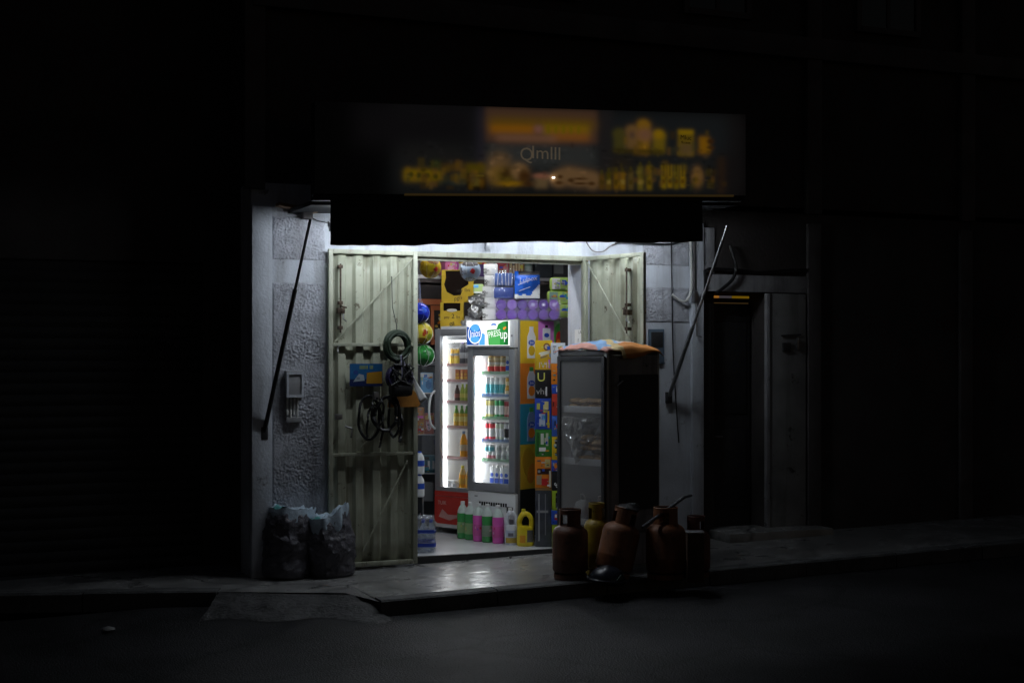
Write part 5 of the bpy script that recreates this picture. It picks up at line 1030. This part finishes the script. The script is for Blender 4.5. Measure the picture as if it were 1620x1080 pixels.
ds = tag(b.build('plastic_sheet', None, base, RB, angle=180), 'colourful striped plastic sheet draped over the bread cabinet', 'sheet'); ds.modifiers.new('thick', 'SOLIDIFY').thickness = .004

# carrier bags hung low in the cabinet
for k, (x, m_) in enumerate(((-.12, K(.5, .5, .5)), (.10, K(.42, .05, .09)))):
    b = MB(); b.lathe([(.001, 0), (.07, .005), (.085, .08), (.06, .15), (.03, .17)], m_, 20, wob=.03, ws=14); b.tube(smooth([(-.03, 0, .15), (-.02, -.01, .22), (.02, -.01, .22), (.03, 0, .15)]), .007, W_, 6)
    tag(b.build('carrier_bag', None, loc2w(base, RB, x, .14, .402), RB, angle=60), ['pale carrier bag on the low shelf of the bread cabinet', 'dark red carrier bag on the low shelf of the bread cabinet'][k], 'bag')
# ------------------------------------------------------------------ gas cylinders
def gas(label, px, zc_, m, h=.575, r=.150, tilt=(0, 0), dz=0, rot=0., dark=False):
    p = V(px, zc_); t = thing('gas_cylinder', label, 'gas cylinder', (p.x, p.y, G(p.x)+dz), (tilt[0], tilt[1], rot), 'gas cylinders on the pavement edge')
    b = MB(); hb = h*.80
    prof = [(r*.3, .03)] + [(r*math.sin(a)*.999, .03+.05*(1-math.cos(a))) for a in (R(45), R(70), R(90))] + [(r, hb*.35), (r*1.008, hb*.36), (r*1.008, hb*.40), (r, hb*.41), (r, hb-.085)] + [(r*(.25+.75*math.cos(a)), hb-.085+.085*math.sin(a)) for a in (R(20), R(42), R(65), R(90))] + [(.03, hb+.006)]
    b.lathe(prof, m, 36); b.build('body', t)
    b = MB(); b.lathe([(r*.90, 0), (r*.93, .003), (r*.93, .045), (r*.88, .045), (r*.88, 0)], m, 32); b.build('foot_ring', t)
    b = MB(); rc, z0_, z1_ = r*.62, hb-.02, h                 # collar with openings
    for k in range(24):
        a0, a1 = 2*math.pi*k/24, 2*math.pi*(k+1)/24
        op = (k % 8) in (2, 3, 4)
        segs = [(z0_, z1_)] if not op else [(z1_-.03, z1_)]
        for za, zb_ in segs:
            q = [(rc*math.cos(a)*rr, rc*math.sin(a)*rr, z) for rr in (1, .955) for a in (a0, a1) for z in (za, zb_)]
            b.add(q, [(0,2,3,1), (4,5,7,6), (1,3,7,5), (0,4,6,2), (0,1,5,4), (2,6,7,3)], m)
    b.lathe([(rc*.98, z1_), (rc*1.03, z1_+.006), (rc*.98, z1_+.012), (rc*.93, z1_+.006), (rc*.98, z1_)], m, 28); b.build('collar', t)
    b = MB(); b.lathe([(.022, hb), (.022, hb+.035), (.014, hb+.04), (.014, hb+.06), (.0, hb+.062)], mat('brass valve', (.40, .27, .08), .4, metal=.8), 12); b.tube([(0, 0, hb+.03), (.035, -.03, hb+.03)], .010, MC['brass valve'], 8); b.build('valve', t)
    return t
g_br = mat('brown red enamel', (.15, .058, .032), .5, var=.4, vs=9, bump=.15, bs=30, streak=((.06, .035, .025), 11, .9)); g_or = mat('faded orange enamel', (.25, .092, .036), .55, var=.4, vs=7, bump=.15, bs=30, streak=((.09, .05, .035), 10, .9)); g_yl = mat('yellow enamel', (.40, .27, .025), .45, var=.3, vs=9, bump=.1, bs=30, streak=((.16, .09, .03), 12, .8))
g_rd = mat('dull red enamel', (.17, .055, .038), .55, var=.4, vs=8, bump=.15, bs=30, streak=((.08, .04, .03), 11, .9))
gas('brown red gas cylinder, leftmost and nearest the shop opening', 902, 12.02, g_br, rot=.6)
gas('yellow gas cylinder with a narrow neck behind the leftmost one', 944, 12.22, g_yl, .60, .112, rot=.2)
pt = gas('faded orange gas cylinder leaning over with a dark bundle on its top', 968, 11.92, g_or, .565, .158, tilt=(R(2), R(13)), dz=.035, rot=.0)
gas('orange brown gas cylinder with a tall collar, second from the right', 1053, 11.95, g_or, .585, .165, rot=1.1)
gas('dull red gas cylinder, rightmost and shortest of the group', 1101, 12.0, g_rd, .50, .12, rot=2.)
b = MB(); p = V(995, 11.95, 806)
b.lathe([(.001, -.03)]+[(.10*math.sin(math.pi*q/10)**.8, -.03+.09*q/10) for q in range(1, 10)]+[(.001, .06)], black_rubber, 24, wob=.03, ws=14)
b.tube(smooth([(-.07, -.02, .0), (-.10, -.03, -.07), (-.08, -.02, -.10)]), .012, black_rubber, 8)
tag(b.build('dark_bundle', None, p), 'black rag bundle sitting on the leaning gas cylinder', 'bundle')
b = MB(); p = V(960, 11.72); r_ = .13
b.lathe([(.13, 0), (.15, .02), (.15, .06), (.12, .11), (.06, .145), (.001, .155)], mat('dark plastic basin', (.015, .017, .025), .3), 28, wob=.012, ws=8); b.tube([(.155*math.cos(q/16*6.283), .155*math.sin(q/16*6.283), .03) for q in range(17)], .012, MC['dark plastic basin'], 8); b.prism([(.03, .03), (.07, .09), (.05, .10), (.01, .05)], -.158, -.14, K(.04, .06, .05))
tag(b.build('upturned_basin', None, (p.x, p.y, G(p.x)), (0, R(5), 0)), 'dark upturned basin lying in front of the leaning gas cylinder', 'basin')
A, B = V(1016, 11.75, 834), V(1083, 12.08, 786)
b = MB(); b.tube([Vector((0, 0, 0)), B-A], .014, dkalu, 8); b.tube([B-A, B-A+Vector((.10, .06, .006))], .012, dkalu, 8)
tag(b.build('metal_bar', None, A), 'dark metal bar lying slanted across the cylinder tops', 'bar')
b = MB()
p = V(1100, 11.72); b.box(-.07, .07, -.04, .10, 0, .40, mat('rusty box sheet', (.07, .04, .025), .6, var=.5, vs=10), .01); b.box(-.075, .075, -.046, .10, .40, .415, steel, .004)
tag(b.build('metal_crate', None, (p.x, p.y, G(p.x)), FACE), 'rusty narrow metal box in front of the rightmost cylinder', 'box')

# ------------------------------------------------------------------ sacks by the wall
sackm = mat('dark woven sack', (.105, .10, .118), .5, var=.4, vs=14, bump=.6, bs=35); liner = mat('pale blue plastic liner', (.46, .56, .66), .35, bump=.5, bs=20); teal_l = mat('teal plastic scrap', (.10, .34, .33), .35)
def sack(label, pxa, pxb, py0, py1, seed, up):
    zc_ = F*(CZ-G(-1.1))/(py0-560); p = V((pxa+pxb)/2, zc_-.16); h = (py0-py1)/F*zc_*.94; r = (pxb-pxa)/2/F*zc_*.97
    t = thing('rubbish_sack', label, 'sack', (p.x, p.y, G(p.x)-.01), (R(-4), R(5 if seed < 2 else -5), 0), 'rubbish sacks by the wall')
    n_ = 22
    def surf(rk, zk):
        def f(u, v):
            a = 2*math.pi*u; c_ = Vector((math.cos(a), math.sin(a), 0)); q = v
            rr = r*rk*(.84+.16*math.sin(math.pi*min(1, q*1.02))**.6 + .035*math.sin(q*9+seed) + .05*math.sin(3*a+seed)*q) ; z = h*q*zk
            up_ = up*max(0, q-.7)*3.3*max(0, math.cos(a+.4))**1.5
            d = noise.noise_vector(Vector((c_.x*2.2+seed, c_.y*2.2, q*5)))*.024 + noise.noise_vector(Vector((c_.x*6+seed, c_.y*6, q*13)))*.016
            return tuple(c_*rr + Vector((0, 0, z+up_)) + d*min(1, q*6+.2))
        return f
    b = MB(); b.grid(surf(1, 1), 60, 36, sackm); b.lathe([(.001, .01), (r*.8, .012)], sackm, 24); b.build('cloth', t)
    b = MB()
    def lin(u, v):
        a = 2*math.pi*u; e = surf(1, 1)(u, 1); k = (1-v)
        d = noise.noise(Vector((math.cos(a)*3*k+seed, math.sin(a)*3*k, v*3)))
        return (e[0]*k*.99, e[1]*k*.99, (e[2]+.01)*(1-v)+(h*1.02)*v + .06*d*math.sin(math.pi*min(1, v+.15)))
    b.grid(lin, 40, 12, liner, pick=lambda u, v: teal_l if .55 < u < .66 and v < .7 else liner, smooth=True)
    def rim(u, v):
        e = surf(1.07, 1)(u, 1); return (e[0]*(1+.03*math.sin(v*3)), e[1]*(1+.03*math.sin(v*3)), e[2]+.012-(.06+.11*max(0, math.cos(6.283*u+1.75))**2+.05*noise.noise(Vector((math.cos(6.283*u)*2, math.sin(6.283*u)*2, seed))))*v)
    b.grid(rim, 60, 5, liner); li = b.build('liner', t, angle=180)
sack('bulky dark rubbish sack with a pale blue liner, left of the pair', 412, 495, 906, 795, 1.2, .02)
sack('narrower dark rubbish sack with a pulled up corner, right of the pair', 488, 566, 905, 808, 3.0, .10)

# small litter
for px, py, lab, r_, m in ((807, 885, 'small dark stone on the pavement before the shop threshold', .02, BLK), (812, 951, 'pale pebble lying at the foot of the kerb', .022, K(.4, .38, .36)), (1328, 904, 'pale crumpled scrap in the gutter right of the cylinders', .04, K(.35, .35, .35)), (1408, 897, 'flat pale scrap in the gutter farther right', .04, K(.3, .3, .3)), (172, 987, 'flat grey scrap on the dark road at the left', .05, K(.3, .3, .3))):
    zg = (.0 if py < 890 else -.125)
    zc_ = F*(CZ+.05-zg*1)/(py-560); p = V(px, zc_); gzv = (G(p.x) if py < 890 else rd(p.x))
    b = MB(); b.lathe([(.001, 0)]+[(r_*math.sin(math.pi*q/6), r_*.9*q/6) for q in range(1, 6)]+[(.001, r_*.9)], m, 10, wob=.012, ws=30); tag(b.build('pebble' if r_ < .03 else 'litter_scrap', None, (p.x, p.y, gzv), 0), lab, 'stone' if r_ < .03 else 'litter')

# ------------------------------------------------------------------ render settings
S.view_settings.view_transform = 'Standard'; S.view_settings.look = 'None'; S.view_settings.exposure = 0; S.view_settings.gamma = 1
S.render.engine = 'CYCLES'
S.cycles.use_denoising = True
try: S.cycles.denoiser = 'OPENIMAGEDENOISE'
except Exception: pass
S.cycles.max_bounces = 10; S.cycles.transparent_max_bounces = 24; S.cycles.sample_clamp_indirect = 4
